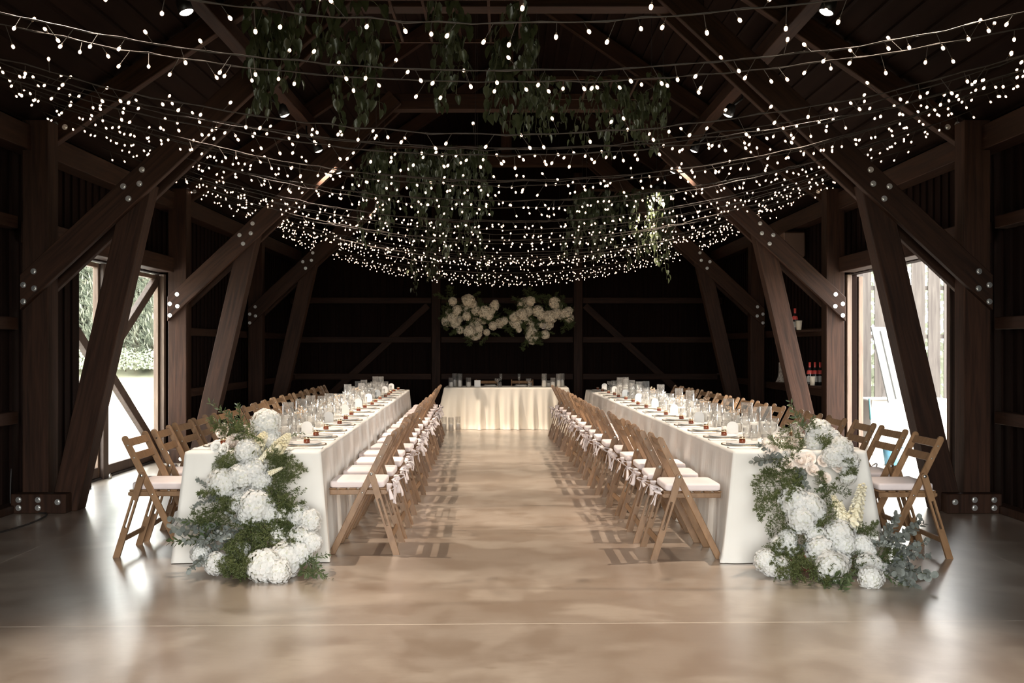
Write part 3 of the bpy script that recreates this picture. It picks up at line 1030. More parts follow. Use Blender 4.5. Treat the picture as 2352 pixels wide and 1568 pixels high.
def rose_mesh(seed, material):
    r = random.Random(seed)
    m = MB(True)
    m.lathe([(0, -.55), (.3, -.5), (.42, -.2), (.3, .3), (.12, .42), (0, .36)], 10)
    for (n, rad, hgt, open_, off) in ((4, .28, .62, .1, 0), (5, .46, .6, .32, .5), (6, .66, .5, .6, .2), (7, .8, .32, .95, .9)):
        for k in range(n):
            a = 2 * PI * (k + off) / n + r.uniform(-.12, .12)
            wd = 2 * PI / n * 1.35
            def f(u, v):
                t = a + (u - .5) * wd * (.45 + .55 * math.sin(PI * min(1, v * .62 + .15)))
                rr_ = rad * (.5 + .5 * v) + open_ * .35 * v * v + .03 * math.sin(9 * u + k)
                zz = -.45 + (hgt + .45) * v - open_ * .22 * v ** 4 - .12 * (2 * u - 1) ** 2 * v
                return (math.cos(t) * rr_, math.sin(t) * rr_, zz)
            m.grid(f, 5, 5)
    return m.mesh('rose', M[material])
ROSE = [rose_mesh(1, 'rose'), rose_mesh(2, 'rose')]
WROSE = rose_mesh(3, 'whiterose')

def stock_mesh(seed):
    """a spike of ruffled florets along +Z, one unit long"""
    r = random.Random(seed)
    m = MB(True)
    m.mi = 1; m.tube([(0, 0, -.25), (.01, 0, .4), (0, .01, .95)], .018, 6)
    m.mi = 0; m.tube([(0, 0, -.03), (0, 0, .4), (0, .0, .97)], [.085, .075, .03], 8)
    for i in range(70):
        t = i / 69
        a = i * 2.4
        rad = .14 * (1 - .6 * t)
        pos = V((math.cos(a) * rad, math.sin(a) * rad, t))
        for k in range(5):
            R0 = face_mat(pos, V((math.cos(a), math.sin(a), .35 + t)), a + 1.256 * k, .42 * (1 - .35 * t))
            petal(m, R0 @ Matrix.Rotation(r.uniform(.2, .8), 4, 'X'), .22, .2, .05)
    return m.mesh('stock_flower', [M['cream'], M['stem']])
STOCK = stock_mesh(1)

def fern_mesh(seed):
    """a feathery, cloudy asparagus frond along +Z, one unit long"""
    r = random.Random(seed)
    m = MB(False)
    bend = r.uniform(-.2, .2)
    def ax(t): return V((bend * t * t, .12 * math.sin(t * 2.2), t))
    m.tube([ax(k / 6) for k in range(7)], [.008 - .005 * k / 6 for k in range(7)], 4)
    def rv(): return V((r.gauss(0, 1), r.gauss(0, 1), r.gauss(0, 1))).normalized()
    for i in range(24):
        t = .05 + .93 * i / 24
        L0 = (.34 * math.sin(PI * min(1, t * .75 + .2)) + .05) * r.uniform(.55, 1.2)
        az = r.uniform(-.9, .9) + (0 if i % 2 else PI)
        d = V((math.cos(az), math.sin(az) * .8, r.uniform(.2, 1.1))).normalized()
        b0 = ax(t)
        for k in range(9):
            u = (k + .6) / 9
            p = b0 + d * L0 * u + rv() * .012
            d2 = (d * .7 + rv() * .8).normalized()
            L2 = .095 * (1 - .45 * u) * r.uniform(.7, 1.2)
            for q in range(8):
                p2 = p + d2 * L2 * q / 8
                dd = (d2 * .5 + rv()).normalized()
                sd_ = dd.cross(rv()).normalized() * .0098
                l_ = r.uniform(.022, .042)
                m.add([p2, p2 + dd * l_ * .55 - sd_, p2 + dd * l_, p2 + dd * l_ * .55 + sd_], [(0, 1, 2, 3)])
    return m.mesh('fern_frond', M['fern'])
FERN = [fern_mesh(k) for k in range(3)]

def leafshape(m, Mx, l, w, cup=.1, round_=False):
    if round_:
        o_ = [(0, 0)] + [(.5 * math.sin(a) * w / 1.0, (.5 - .5 * math.cos(a)) * l) for a in [PI * k / 6 for k in (1, 2, 3, 4, 5)]] + [(0, l)]
        rt = o_[1:-1]
    else:
        rt = [(.32 * w, .2 * l), (.5 * w, .45 * l), (.36 * w, .72 * l), (.12 * w, .93 * l)]
    n = len(rt)
    vs = [(0, 0, 0)] + [(x_, y_, cup * l * abs(x_) / w) for x_, y_ in rt] + [(0, l, -.06 * l)] + [(-x_, y_, cup * l * abs(x_) / w) for x_, y_ in rt] + [(0, y_, 0) for _, y_ in rt]
    fs = [(0, 2 * n + 2, 1)]
    mid = lambda i: 2 * n + 2 + i
    R_ = lambda i: 1 + i
    L_ = lambda i: n + 2 + i
    fs = [(0, R_(0), mid(0)), (0, mid(0), L_(0))]
    for i in range(n - 1):
        fs += [(R_(i), R_(i + 1), mid(i + 1), mid(i)), (mid(i), mid(i + 1), L_(i + 1), L_(i))]
    fs += [(R_(n - 1), n + 1, mid(n - 1)), (mid(n - 1), n + 1, L_(n - 1))]
    m.add(vs, fs, Mx)

def sprig_mesh(name, seed, n, ll, lw, round_, material, curve=.25, pair=True):
    r = random.Random(seed)
    m = MB(True)
    ph = r.uniform(0, 6.28)
    def ax(t): return V((curve * t * t * math.cos(ph), curve * t * t * math.sin(ph), t))
    m.mi = 1
    m.tube([ax(k / 8) for k in range(9)], [.011 - .007 * k / 8 for k in range(9)], 5)
    m.mi = 0
    for i in range(n):
        t = .12 + .88 * i / (n - 1)
        for q in ((0, 1) if pair else (i % 2,)):
            az = i * 1.3 + q * PI + r.uniform(-.4, .4)
            out = V((math.cos(az), math.sin(az), .55 + .5 * t)).normalized()
            nr = (V((0, 0, 1)) + V((r.gauss(0, .45), r.gauss(0, .45), r.gauss(0, .3)))).normalized()
            y = out
            x_ = y.cross(nr).normalized()
            z_ = x_.cross(y)
            Mx = Matrix((x_, y, z_)).transposed().to_4x4()
            Mx.translation = ax(t) + out * .02
            s_ = (1 - .35 * t) * r.uniform(.8, 1.15)
            leafshape(m, Mx, ll * s_, lw * s_, r.uniform(.05, .3), round_)
    return m.mesh(name, [M[material], M['stem']])
EUC = [sprig_mesh('eucalyptus_branch', k, 12, .19, .19, True, 'eucal') for k in range(3)]
RUS = [sprig_mesh('ruscus_branch', 10 + k, 14, .2, .075, False, 'ruscus') for k in range(2)]
HERB = sprig_mesh('ruscus_branch', 31, 13, .15, .05, False, 'ruscus', .35)


def arrangement(label, base, specs, seed, dtop=6.98):
    """flowers spilling from a table end to the floor; specs hold kind, image-measured centre, radius"""
    r = random.Random(seed)
    root = thing('floral_cascade', label, 'flower arrangement', base, 0, 'flower cascades at the table ends')
    def depth(px, py, rad):
        if py < 1022: d = 7.0 - .06 * (py - 960) / 60
        else: d = 6.68 - .36 * (max(0, py - 1030) / 260) ** 1.3
        d = min(d, F * EYE / (py - HY + .8 * rad))
        return d
    for sp in specs:
        kind, px, py, rad = sp[:4]
        d = depth(px, py, rad)
        rw = rad * d / F
        P_ = at(px, py, d)
        if kind in 'HRWG':
            P_.y -= rw * .25
        loc = P_ - V(base)
        fx = (px - (base[0] / d * F + CX)) / 170
        dirn = V((fx * .8 + r.gauss(0, .15), -1, .45 + r.gauss(0, .15)))
        if py < 1030: dirn.z += .6 if kind == 'H' else -.1
        if kind == 'H':
            put('hydrangea', HYD[r.randrange(3)], root, loc, dirn, r.uniform(0, 6), rw * 1.08)
        elif kind == 'R':
            put('rose', ROSE[r.randrange(2)], root, loc, dirn, r.uniform(0, 6), rw * 1.02)
        elif kind == 'W':
            put('white_rose', WROSE, root, loc, dirn, r.uniform(0, 6), rw * 1.02)
        elif kind == 'S':      # stock spike from px,py to sp[4],sp[5]
            P2 = at(sp[4], sp[5], depth(sp[4], sp[5], 8) - .03)
            dv = P2 - P_
            P_.y -= .05
            put('stock_flower', STOCK, root, P_ - V(base), dv, 0, dv.length)
        elif kind in 'FEU':    # frond, eucalyptus, ruscus: from px,py towards sp[4],sp[5]
            d2 = depth(sp[4], sp[5], 4)
            out = r.uniform(.0, .14)
            P2 = at(sp[4], sp[5], min(d2, d) - out)
            P_.y += .03 if kind == 'F' else .0
            if P2.z < .03: P2.z = .03
            if P_.z < .03: P_.z = .03
            dv = P2 - P_
            me = (FERN[r.randrange(3)], 'fern_frond') if kind == 'F' else ((EUC[r.randrange(3)], 'eucalyptus_branch') if kind == 'E' else (RUS[r.randrange(2)], 'ruscus_branch'))
            if kind == 'U' and len(sp) > 6: me = (HERB, 'ruscus_branch')
            put(me[1], me[0], root, P_ - V(base), dv, r.uniform(0, 6), min(.33, dv.length * 1.02))
    m = MB()
    m.lathe([(0, 0), (.17, 0), (.19, .07), (.17, .07), (0, .06)], 18)
    m.build('foam_tray', M['tray'], root, (0, .22, .002))
    return root

A = []
for q in ((613, 970, 31), (618, 1008, 28), (570, 1036, 28), (585, 1078, 30), (560, 1092, 32), (514, 1109, 34), (600, 1103, 24), (552, 1150, 25), (592, 1163, 40), (572, 1180, 26),
          (622, 1180, 22), (690, 1182, 24), (714, 1194, 26), (692, 1236, 30), (716, 1244, 25), (612, 1298, 40), (655, 1285, 40), (640, 1312, 28), (690, 1268, 30), (462, 1270, 22), (498, 1292, 26), (528, 1288, 18), (556, 1262, 19)):
    A.append(('H',) + q)
for q in ((512, 988, 16), (535, 1016, 19), (560, 990, 14)):
    A.append(('R',) + q)
for q in ((497, 1026, 12), (515, 1030, 13), (655, 1180, 14), (602, 1232, 13), (627, 1215, 14), (634, 1233, 14), (654, 1225, 12), (505, 1120, 11), (685, 1210, 12)):
    A.append(('W',) + q)
A += [('S', 590, 1030, 10, 612, 995), ('S', 598, 1062, 10, 620, 1030), ('S', 622, 1085, 10, 652, 1072), ('S', 640, 1030, 8, 665, 1000)]
for q in ((600, 1020, 540, 985), (560, 1000, 500, 970), (540, 1030, 492, 1050), (560, 1060, 500, 1080), (600, 1050, 650, 1040), (615, 1060, 672, 1060), (620, 1080, 692, 1080), (600, 1100, 668, 1110),
          (620, 1120, 680, 1160), (610, 1130, 690, 1165), (600, 1150, 665, 1190), (560, 1140, 500, 1160), (540, 1150, 450, 1145), (530, 1160, 440, 1170), (540, 1180, 470, 1200), (560, 1190, 600, 1230), (580, 1200, 560, 1260),
          (580, 1210, 540, 1270), (600, 1240, 580, 1320), (560, 1260, 552, 1338), (580, 1270, 570, 1345), (640, 1190, 680, 1210), (640, 1200, 600, 1260), (520, 1260, 515, 1310), (540, 1280, 500, 1318), (650, 1150, 640, 1200), (520, 1070, 488, 1075), (540, 1080, 500, 1060), (660, 1210, 690, 1225), (600, 1255, 600, 1290)):
    A.append(('F', q[0], q[1], 4, q[2], q[3]))
for q in ((500, 1200, 400, 1215), (520, 1210, 360, 1248), (530, 1220, 440, 1262), (540, 1210, 470, 1232), (560, 1225, 490, 1260), (560, 1200, 520, 1190), (560, 1215, 510, 1235), (500, 1130, 452, 1105), (510, 1140, 448, 1150), (520, 1150, 470, 1130), (480, 1260, 455, 1310), (500, 1230, 470, 1290), (570, 1240, 525, 1220)):
    A.append(('E', q[0], q[1], 4, q[2], q[3]))
for q in ((550, 985, 503, 915), (560, 985, 540, 928), (545, 990, 520, 950), (570, 1000, 520, 965), (640, 1000, 690, 1005), (540, 1060, 490, 1095), (545, 1080, 500, 1100), (560, 1120, 540, 1150), (690, 1280, 745, 1300), (700, 1290, 765, 1322), (690, 1300, 715, 1345), (700, 1285, 740, 1278), (520, 1210, 430, 1195), (520, 1225, 395, 1252), (530, 1190, 455, 1235), (520, 1200, 420, 1232)):
    A.append(('U', q[0], q[1], 4, q[2], q[3]))
def more_ferns(A, seed, share):
    r = random.Random(seed)
    for q in [a for a in A if a[0] == 'F']:
        if r.random() > share: continue
        j = lambda k: r.uniform(-k, k)
        A.append(('F', q[1] + j(16), q[2] + j(14), 4, q[4] + j(16), q[5] + j(14)))
more_ferns(A, 1, .65)
arrangement('white hydrangea and rose cascade with eucalyptus on the window table end', (-1.64, 6.35, 0), A, 3)

A = []
for q in ((1880, 992, 30), (1898, 1010, 30), (1872, 1012, 26), (1930, 1030, 26), (1912, 1048, 26), (1946, 1056, 24), (1822, 1150, 34), (1855, 1165, 34), (1838, 1190, 34), (1872, 1180, 22), (1945, 1092, 20), (1925, 1225, 34), (1934, 1248, 30), (1880, 1262, 32),
          (1908, 1302, 36), (1925, 1290, 26), (1993, 1300, 30), (1998, 1325, 27), (1976, 1250, 24), (1990, 1265, 20), (1806, 1238, 22), (1785, 1250, 18), (1755, 1285, 25), (1790, 1303, 26), (1770, 1300, 22), (2026, 1306, 18), (1870, 1225, 22), (1815, 1260, 17)):
    A.append(('H',) + q)
for q in ((1773, 1032, 15), (1820, 1018, 14), (1809, 1064, 14), (1838, 1058, 17), (1858, 1052, 14), (1865, 1078, 14), (1787, 1088, 13), (1895, 1097, 12), (1923, 1069, 15), (1890, 1058, 13), (1826, 1046, 10)):
    A.append(('R',) + q)
for q in ((2004, 1234, 14), (2043, 1231, 13), (2063, 1256, 13), (2101, 1266, 11), (1890, 1120, 9)):
    A.append(('W',) + q)
A += [('S', 1930, 1195, 10, 1908, 1135), ('S', 1952, 1205, 10, 1975, 1112), ('S', 1938, 1190, 8, 1925, 1150)]
for q in ((1850, 1020, 1790, 990), (1840, 1030, 1785, 1010), (1850, 1030, 1830, 1000), (1830, 1060, 1745, 1075), (1840, 1070, 1770, 1080), (1830, 1110, 1735, 1138), (1840, 1120, 1750, 1130), (1850, 1100, 1790, 1115), (1820, 1170, 1750, 1185), (1830, 1190, 1765, 1215), (1840, 1200, 1790, 1235),
          (1900, 1130, 1880, 1090), (1900, 1140, 1900, 1190), (1900, 1180, 1890, 1230), (1910, 1120, 1955, 1125), (1920, 1100, 1965, 1075), (1930, 1060, 1975, 1060), (1940, 1070, 1975, 1085), (1950, 1220, 2015, 1190), (1960, 1225, 2005, 1205), (1850, 1270, 1770, 1275), (1850, 1280, 1790, 1290), (1840, 1290, 1812, 1340), (1850, 1290, 1835, 1345),
          (1860, 1290, 1860, 1340), (1840, 1260, 1780, 1265), (1890, 1310, 1880, 1345), (2000, 1280, 2070, 1290), (2010, 1290, 2060, 1275), (2020, 1300, 2070, 1320), (1950, 1270, 1965, 1310), (1880, 1000, 1865, 965), (1900, 1020, 1885, 1045), (1890, 1150, 1905, 1110), (2030, 1240, 2050, 1265), (1860, 1210, 1830, 1250)):
    A.append(('F', q[0], q[1], 4, q[2], q[3]))
for q in ((1800, 1055, 1722, 1048), (1810, 1060, 1745, 1035), (1850, 1080, 1825, 1110), (1830, 1070, 1850, 1105), (1890, 1240, 1848, 1262), (2020, 1260, 2075, 1195), (2030, 1260, 2110, 1200), (2030, 1270, 2122, 1215), (2040, 1270, 2125, 1290), (2050, 1280, 2130, 1320), (2050, 1290, 2120, 1345), (2040, 1290, 2090, 1345), (2040, 1280, 2130, 1260), (2020, 1240, 2060, 1185), (2050, 1270, 2105, 1245), (2060, 1290, 2075, 1340), (2000, 1250, 2040, 1240)):
    A.append(('E', q[0], q[1], 4, q[2], q[3]))
for q in ((1850, 990, 1808, 942), (1855, 990, 1835, 945), (1850, 1000, 1875, 955), (1900, 1110, 1885, 1135), (1900, 1330, 1960, 1345), (1910, 1330, 1890, 1350), (1960, 1265, 2010, 1285), (1950, 1300, 1985, 1290), (2000, 1300, 2055, 1335), (1930, 1320, 1965, 1352), (1980, 1260, 2045, 1300)):
    A.append(('U', q[0], q[1], 4, q[2], q[3]))
more_ferns(A, 2, .3)
arrangement('white and blush flower cascade with cream stock spikes on the doorway table end', (2.03, 6.35, 0), A, 5)

# two flower clouds hung before the back wall
def cloud(label, cx, cy, D, spots, seed):
    r = random.Random(seed)
    base = at(cx, cy, D)
    root = thing('hanging_flower_cloud', label, 'flower arrangement', base, 0, 'flower clouds over the head table')
    for (px, py, rad, kd) in spots:
        P_ = at(px, py, D + r.uniform(-.12, .12)) - base
        dirn = V((r.gauss(0, .4), -1, r.gauss(.15, .35)))
        rw = rad * D / F * 1.16
        if kd == 'R':
            put('rose', ROSE[0], root, P_, dirn, r.uniform(0, 6), rw)
        else:
            put('hydrangea', HYC[r.randrange(2)], root, P_, dirn, r.uniform(0, 6), rw)
    for i in range(12):
        px, py, rad, kd = r.choice(spots)
        P_ = at(px + r.uniform(-11, 11), py + r.uniform(-9, 9), D + r.uniform(-.1, .1)) - base
        put('hydrangea', HYC[i % 2], root, P_, V((r.gauss(0, .4), -1, r.gauss(.15, .35))), r.uniform(0, 6), r.uniform(.045, .075))
    for i in range(64):
        px, py, rad, kd = r.choice(spots)
        P_ = at(px + r.uniform(-8, 8), py + r.uniform(-6, 6), D + .05) - base
        put('fern_frond', FERN[i % 3], root, P_, V((r.gauss(0, 1), r.gauss(0, .5), r.gauss(0, .8))), 0, r.uniform(.18, .34))
    m = MB()
    for (dx) in (-.35, .35):
        m.tube([(dx, 0, 0), (dx * .9, .0, 5.5 - base.z)], .002, 4)
    m.build('hanging_wire', M['cable'], root)
    return root
sp1 = [(1040, 692, 9, 'H'), (1076, 690, 13, 'H'), (1086, 698, 9, 'H'), (1069, 708, 11, 'H'), (1050, 712, 10, 'H'), (1094, 713, 11, 'H'), (1113, 716, 13, 'H'), (1120, 724, 11, 'H'), (1135, 703, 10, 'H'), (1032, 718, 8, 'H'), (1040, 730, 12, 'H'), (1026, 738, 11, 'H'),
       (1046, 740, 12, 'H'), (1072, 726, 9, 'H'), (1090, 742, 12, 'H'), (1111, 733, 10, 'H'), (1078, 762, 12, 'H'), (1092, 766, 14, 'H'), (1100, 754, 9, 'H'), (1133, 748, 9, 'H'), (1148, 742, 10, 'H'), (1158, 737, 8, 'H'), (1118, 763, 7, 'H'), (1057, 758, 8, 'H'), (1110, 717, 6, 'R'), (1124, 716, 6, 'R')]
sp2 = [(1203, 698, 13, 'H'), (1218, 691, 10, 'H'), (1200, 722, 12, 'H'), (1212, 714, 11, 'H'), (1235, 714, 12, 'H'), (1182, 728, 11, 'H'), (1186, 742, 12, 'H'), (1178, 738, 9, 'H'), (1247, 727, 12, 'H'), (1264, 728, 14, 'H'), (1258, 744, 12, 'H'), (1274, 695, 12, 'H'), (1284, 702, 8, 'H'), (1280, 720, 10, 'H'), (1292, 722, 11, 'H'), (1306, 714, 9, 'H'), (1307, 730, 10, 'H'), (1222, 760, 13, 'H'), (1220, 770, 12, 'H'), (1222, 781, 9, 'H'), (1214, 736, 9, 'H'), (1252, 768, 9, 'H'), (1230, 772, 8, 'H'), (1192, 757, 6, 'H'), (1236, 747, 5, 'R'), (1248, 749, 5, 'R')]
cloud('white flower cloud hung against the dark back wall, window side', 1090, 728, 18.7, sp1, 4)
cloud('white flower cloud hung against the dark back wall, doorway side', 1245, 734, 18.7, sp2, 6)

# ---------------------------------------------------------------- hanging greenery
def garland(label, x, y, z, w, dp, nv, lmin, lmax, leaf_l, seed, bias=None):
    r = random.Random(seed)
    root = thing('hanging_vine_frame', label, 'hanging plant', (x, y, z), 0, 'hanging vine frames')
    m = MB()
    for sg in (-1, 1):
        m.bar((-w / 2, sg * dp / 2, 0), (w / 2, sg * dp / 2, 0), .03, .03)
        m.bar((sg * w / 2, -dp / 2, 0), (sg * w / 2, dp / 2, 0), .03, .03)
    for k in range(int(w / .28)):
        xx = -w / 2 + (k + 1) * w / (int(w / .28) + 1)
        m.bar((xx, -dp / 2, 0), (xx, dp / 2, 0), .022, .022)
    m.build('frame', M['timber'], root)
    m = MB()
    for sx_ in (-1, 1):
        for sy_ in (-1, 1):
            xx = x + sx_ * w / 2
            zt = EZ + (WX - abs(xx)) * PITCH - z - .02
            m.tube([(sx_ * w / 2, sy_ * dp / 2, 0), (sx_ * w / 2, sy_ * dp / 2, zt)], .003, 5)
    m.build('hanging_cord', M['cable'], root)
    mv, ml = MB(True), MB(True)
    for i in range(nv):
        p = V((r.uniform(-w / 2, w / 2), r.uniform(-dp / 2, dp / 2), .02))
        if r.random() < .6:
            if r.random() < .5: p.y = r.choice((-1, 1)) * dp / 2
            else: p.x = r.choice((-1, 1)) * w / 2
        Lv = r.uniform(lmin, lmax) * (1.0 if r.random() < .8 else 1.25)
        if bias: Lv *= bias(p)
        n = max(4, int(Lv / .06))
        d = V((r.gauss(0, .6), r.gauss(0, .6), .5))
        pts = [p.copy()]
        for k in range(n):
            d = (d * .8 + V((r.gauss(0, .28), r.gauss(0, .28), -.42 - .2 * (k > 2)))).normalized()
            p = p + d * .06
            pts.append(p.copy())
        mv.tube(pts, .0035, 4)
        for k in range(1, len(pts)):
            for q in range(r.choice((1, 1, 1, 2))):
                s_ = r.uniform(.7, 1.2) * leaf_l * (1 - .25 * k / len(pts))
                az = r.uniform(0, 6.28)
                out = V((math.cos(az), math.sin(az), r.uniform(-.5, .6))).normalized()
                b0 = pts[k] + out * .035
                mv.tube([pts[k], pts[k] + out * .02 + V((0, 0, .01)), b0], .0018, 3, False)
                hang = (out * .5 + V((0, 0, -1))).normalized()
                nr = (out + V((r.gauss(0, .4), r.gauss(0, .4), .4))).normalized()
                x_ = hang.cross(nr).normalized()
                z_ = x_.cross(hang)
                Mx = Matrix((x_, hang, z_)).transposed().to_4x4()
                Mx.translation = b0
                wv = s_ * .68
                vs = [(0, 0, 0), (.3 * wv, -.12 * s_, .01), (.52 * wv, .15 * s_, .012), (.45 * wv, .5 * s_, .008), (.18 * wv, .85 * s_, -.008), (0, s_, -.02),
                      (-.18 * wv, .85 * s_, -.008), (-.45 * wv, .5 * s_, .008), (-.52 * wv, .15 * s_, .012), (-.3 * wv, -.12 * s_, .01), (0, .45 * s_, -.006)]
                ml.add(vs, [(10, 0, 1, 2), (10, 2, 3), (10, 3, 4, 5), (10, 5, 6, 7), (10, 7, 8), (10, 8, 9, 0)], Mx)
    mv.build('vine', M['vine'], root)
    ml.build('leaves', M['pothos'], root)
    return root
garland('largest hanging frame of trailing vines, nearest the camera', -.93, 8.4, 4.2, 2.1, 1.1, 50, .3, .95, .115, 3)
garland('hanging vine frame beyond the nearest one, on the doorway side', .95, 10.4, 4.15, 1.25, .8, 34, .2, .75, .1, 4)
garland('hanging vine frame with a full curtain of leaves, on the window side', -.97, 12.4, 3.86, 1.2, .8, 52, .35, 1.15, .1, 5)
garland('farthest hanging vine frame, its leaves lit bright by a spotlight', 1.75, 15.0, 3.75, 1.15, .8, 46, .45, 1.25, .1, 6)
garland('far small hanging vine frame near the back wall, long thin tips', -1.0, 17.4, 3.6, .9, .6, 16, .6, 1.2, .09, 7)

# ---------------------------------------------------------------- string lights
mb = MB(True)
mb.lathe([(0, -.034), (.007, -.033), (.0115, -.026), (.013, -.018), (.0115, -.008), (.006, 0)], 10)
mb.mi = 1
mb.lathe([(.006, 0), (.0055, .012), (.003, .014), (0, .014)], 8)
BULB = mb.mesh('bulb', [M['bulb'], M['socket']])
rs = random.Random(21)
ns = 36
for i in range(ns):
    d = 3.75 + (20.0 - 3.75) * (i / (ns - 1)) ** 1.0 + rs.uniform(-.1, .1)
    xe = 4.22
    ze = 3.62 + rs.uniform(-.10, .06) if i > 1 else 3.7
    zc = 2.72 + rs.uniform(-.10, .16)
    if i < 2: zc = 2.8
    dl, dr = rs.uniform(-.25, .25), rs.uniform(-.25, .25)
    def cat(t):
        u = 2 * t - 1
        return V((xe * u, d + dl * (1 - t) * abs(u) + dr * t * abs(u), zc + (ze - zc) * u * u))
    root = thing('string_light', 'warm string light strand sagging wall to wall, %d of %d from the front' % (i + 1, ns), 'string light', cat(0), 0, 'string lights under the roof')
    if i < 20: w_ = ORD[i] + ' strand of warm string lights from the front, sagging wall to wall'
    else: w_ = (ORD[ns - 1 - i] if i < ns - 1 else 'very last') + ' strand of warm string lights counted from the back wall'
    root['label'] = w_
    o0 = cat(0)
    m = MB(True)
    pts = [cat(k / 60) - o0 + V((0, rs.gauss(0, .004), rs.gauss(0, .004))) for k in range(61)]
    m.tube(pts, .0032, 5)
    m.tube([p + V((0, .006 * math.sin(k * 2.2), .006 * math.cos(k * 2.2))) for k, p in enumerate(pts)], .0026, 4)
    nb = 68
    bl = []
    for k in range(nb):
        t = (k + .5 + rs.uniform(-.2, .2)) / nb
        p = cat(t) - o0
        a = rs.uniform(0, 6.28)
        dv = V((math.cos(a) * .7, math.sin(a) * .7, -1.0 if rs.random() < .82 else .8)).normalized()
        ln = rs.uniform(.02, .085)
        m.tube([p, p + dv * ln], .002, 4, False)
        bl.append((p + dv * (ln + .012), -dv))
    m.build('cord', M['cord'], root)
    for (p, dv) in bl:
        put('bulb', BULB, root, p, dv, 0, .62)

# ---------------------------------------------------------------- spotlights on the purlins
def spotlight(label, sx_, d, power, aim, hang=.27, size=62, lens=True):
    base = V((sx_ * 2.55, d, 4.27))
    root = thing('spotlight', label, 'spotlight', base, 0, 'spotlights on the purlins')
    head = V((-sx_ * .14, 0, -hang))
    dv = (V(aim) - (base + head)).normalized()
    MB(True).tube([(0, 0, 0), (0, 0, -hang * .5), head - dv * .04], .012, 8).build('bracket', M['black'], root)
    m = MB(True)
    m.lathe([(0, -.075), (.03, -.075), (.05, -.05), (.056, .0), (.058, .05), (.053, .05), (.05, .035)], 18)
    put('lamp_head', m.mesh('lamp_head', M['black']), root, head, dv)
    m = MB(True)
    m.lathe([(0, .068), (.022, .064), (.04, .056), (.051, .047)], 18)
    put('lens', m.mesh('lens', M['lens']), root, head, dv)
    ld = bpy.data.lights.new('spot_beam', 'SPOT')
    ld.energy = power
    ld.color = (1.0, .83, .67)
    ld.spot_size = math.radians(size)
    ld.spot_blend = .8
    ld.shadow_soft_size = .07 if d < 6 else .012
    lo = bpy.data.objects.new('spot_beam', ld)
    C.objects.link(lo)
    lo.parent = root
    lo.location = head + dv * .085
    lo.rotation_mode = 'QUATERNION'
    lo.rotation_quaternion = dv.to_track_quat('-Z', 'Y')
PW = 520
for (sx_, sn) in ((-1, 'window'), (1, 'doorway')):
    for k, (d, ax, ay) in enumerate(((5.0, .9, 4.4), (7.45, 1.05, 7.4), (9.85, 1.05, 9.6), (10.75, 1.05, 11.7), (12.7, 1.05, 13.6), (14.25, 1.0, 15.4))):
        spotlight('%s black spotlight from the front along the %s side purlin' % (ORD[k], sn), sx_, d, PW * (.9 if d < 6 else 1.0), (sx_ * ax, ay, .3), size=62)
# head table light, hung at the collar beam
spotlight('black spotlight near the back wall aimed at the head table, window side', -1, 16.6, PW * 1.4, (-.1, 17.9, .95), size=50)
spotlight('black spotlight near the back wall aimed at the head table, doorway side', 1, 16.0, PW * .22, (.4, 17.7, .5), size=45)

# ---------------------------------------------------------------- shelf by the far right wall
sh = thing('wall_shelf', 'dark two-tier wall shelf holding bottles beyond the doorway post', 'shelf', (4.3, 14.2, 0))
for zz in (.93, 1.69):
    MB().b2((-.17, -1.15, zz - .03), (.13, 1.1, zz)).build('shelf_board', M['timber'], sh, bevel=.004)
for yy in (-1.1, 1.05):
    MB().b2((.04, yy - .025, 0), (.10, yy + .025, 1.69)).build('upright', M['timber'], sh, bevel=.004)
def bottle(px, zz, label):
    D = 13.75 if px > 1850 else 14.15
    X = (px - CX) * D / F
    t = thing('bottle', label, 'bottle', (X, D, zz + .001), 0, 'bottles on the wall shelf')
    MB(True).lathe([(0, 0), (.04, 0), (.042, .01), (.042, .16), (.03, .2), (.015, .235), (.014, .25), (0, .25)], 16).build('glass_body', M['bottle'], t)
    MB(True).lathe([(.0425, .04), (.0425, .12)], 16).build('paper_label', M['label'], t)
    MB(True).lathe([(.0435, .15), (.038, .185), (.0305, .201)], 16).build('red_neck_label', M['redcap'], t)
    MB(True).lathe([(.016, .24), (.017, .31), (0, .312)], 12).build('red_cap', M['redcap'], t)
bottle(1884, .93, 'dark red-capped bottle on the lower wall shelf, nearest the post')
bottle(1872, .93, 'dark red-capped bottle in the middle of the lower wall shelf')
bottle(1860, .93, 'dark red-capped bottle on the lower wall shelf, beside the strut')
bottle(1826, 1.69, 'dark red-capped bottle on the upper wall shelf')
D = 13.95
o = MB(True).lathe([(0, 0), (.032, 0), (.045, .13), (.042, .13), (.03, .01), (0, .01)], 16).build('cup', M['pot'], loc=((1834 - CX) * D / F, D - .02, 1.691))
tag(o, 'beige cup on the upper wall shelf before the bottle', 'cup')
o = MB(True).lathe([(0, 0), (.03, 0), (.04, .12), (.037, .12), (.028, .01), (0, .01)], 16).build('cup', M['pot'], loc=((1866 - CX) * 13.55 / F, 13.55, .931))
tag(o, 'beige cup on the lower wall shelf among the bottles', 'cup')
D = 14.85
t = thing('log_piece', 'short split log standing on the lower wall shelf', 'log', ((1803 - CX) * D / F, D, .931))
def lg(u, v):
    a = 2 * PI * u
    rr_ = .085 * (1 + .55 * (1 - v) ** 4 * (.6 + .4 * math.cos(a + 3))) * (1 + .05 * math.sin(5 * a))
    return (math.cos(a) * rr_, math.sin(a) * rr_, v * .29)
MB(True).grid(lg, 20, 10, True).build('bark', M['bark2'], t)
MB().lathe([(0, .288), (.086, .288)], 20).build('cut_top', M['logwood'], t)
o = MB().b2((-.16, -.2, -.18), (.16, .2, .18)).build('wall_speaker', M['boxbrown'], loc=(4.2, 14.7, 2.95), bevel=.02)
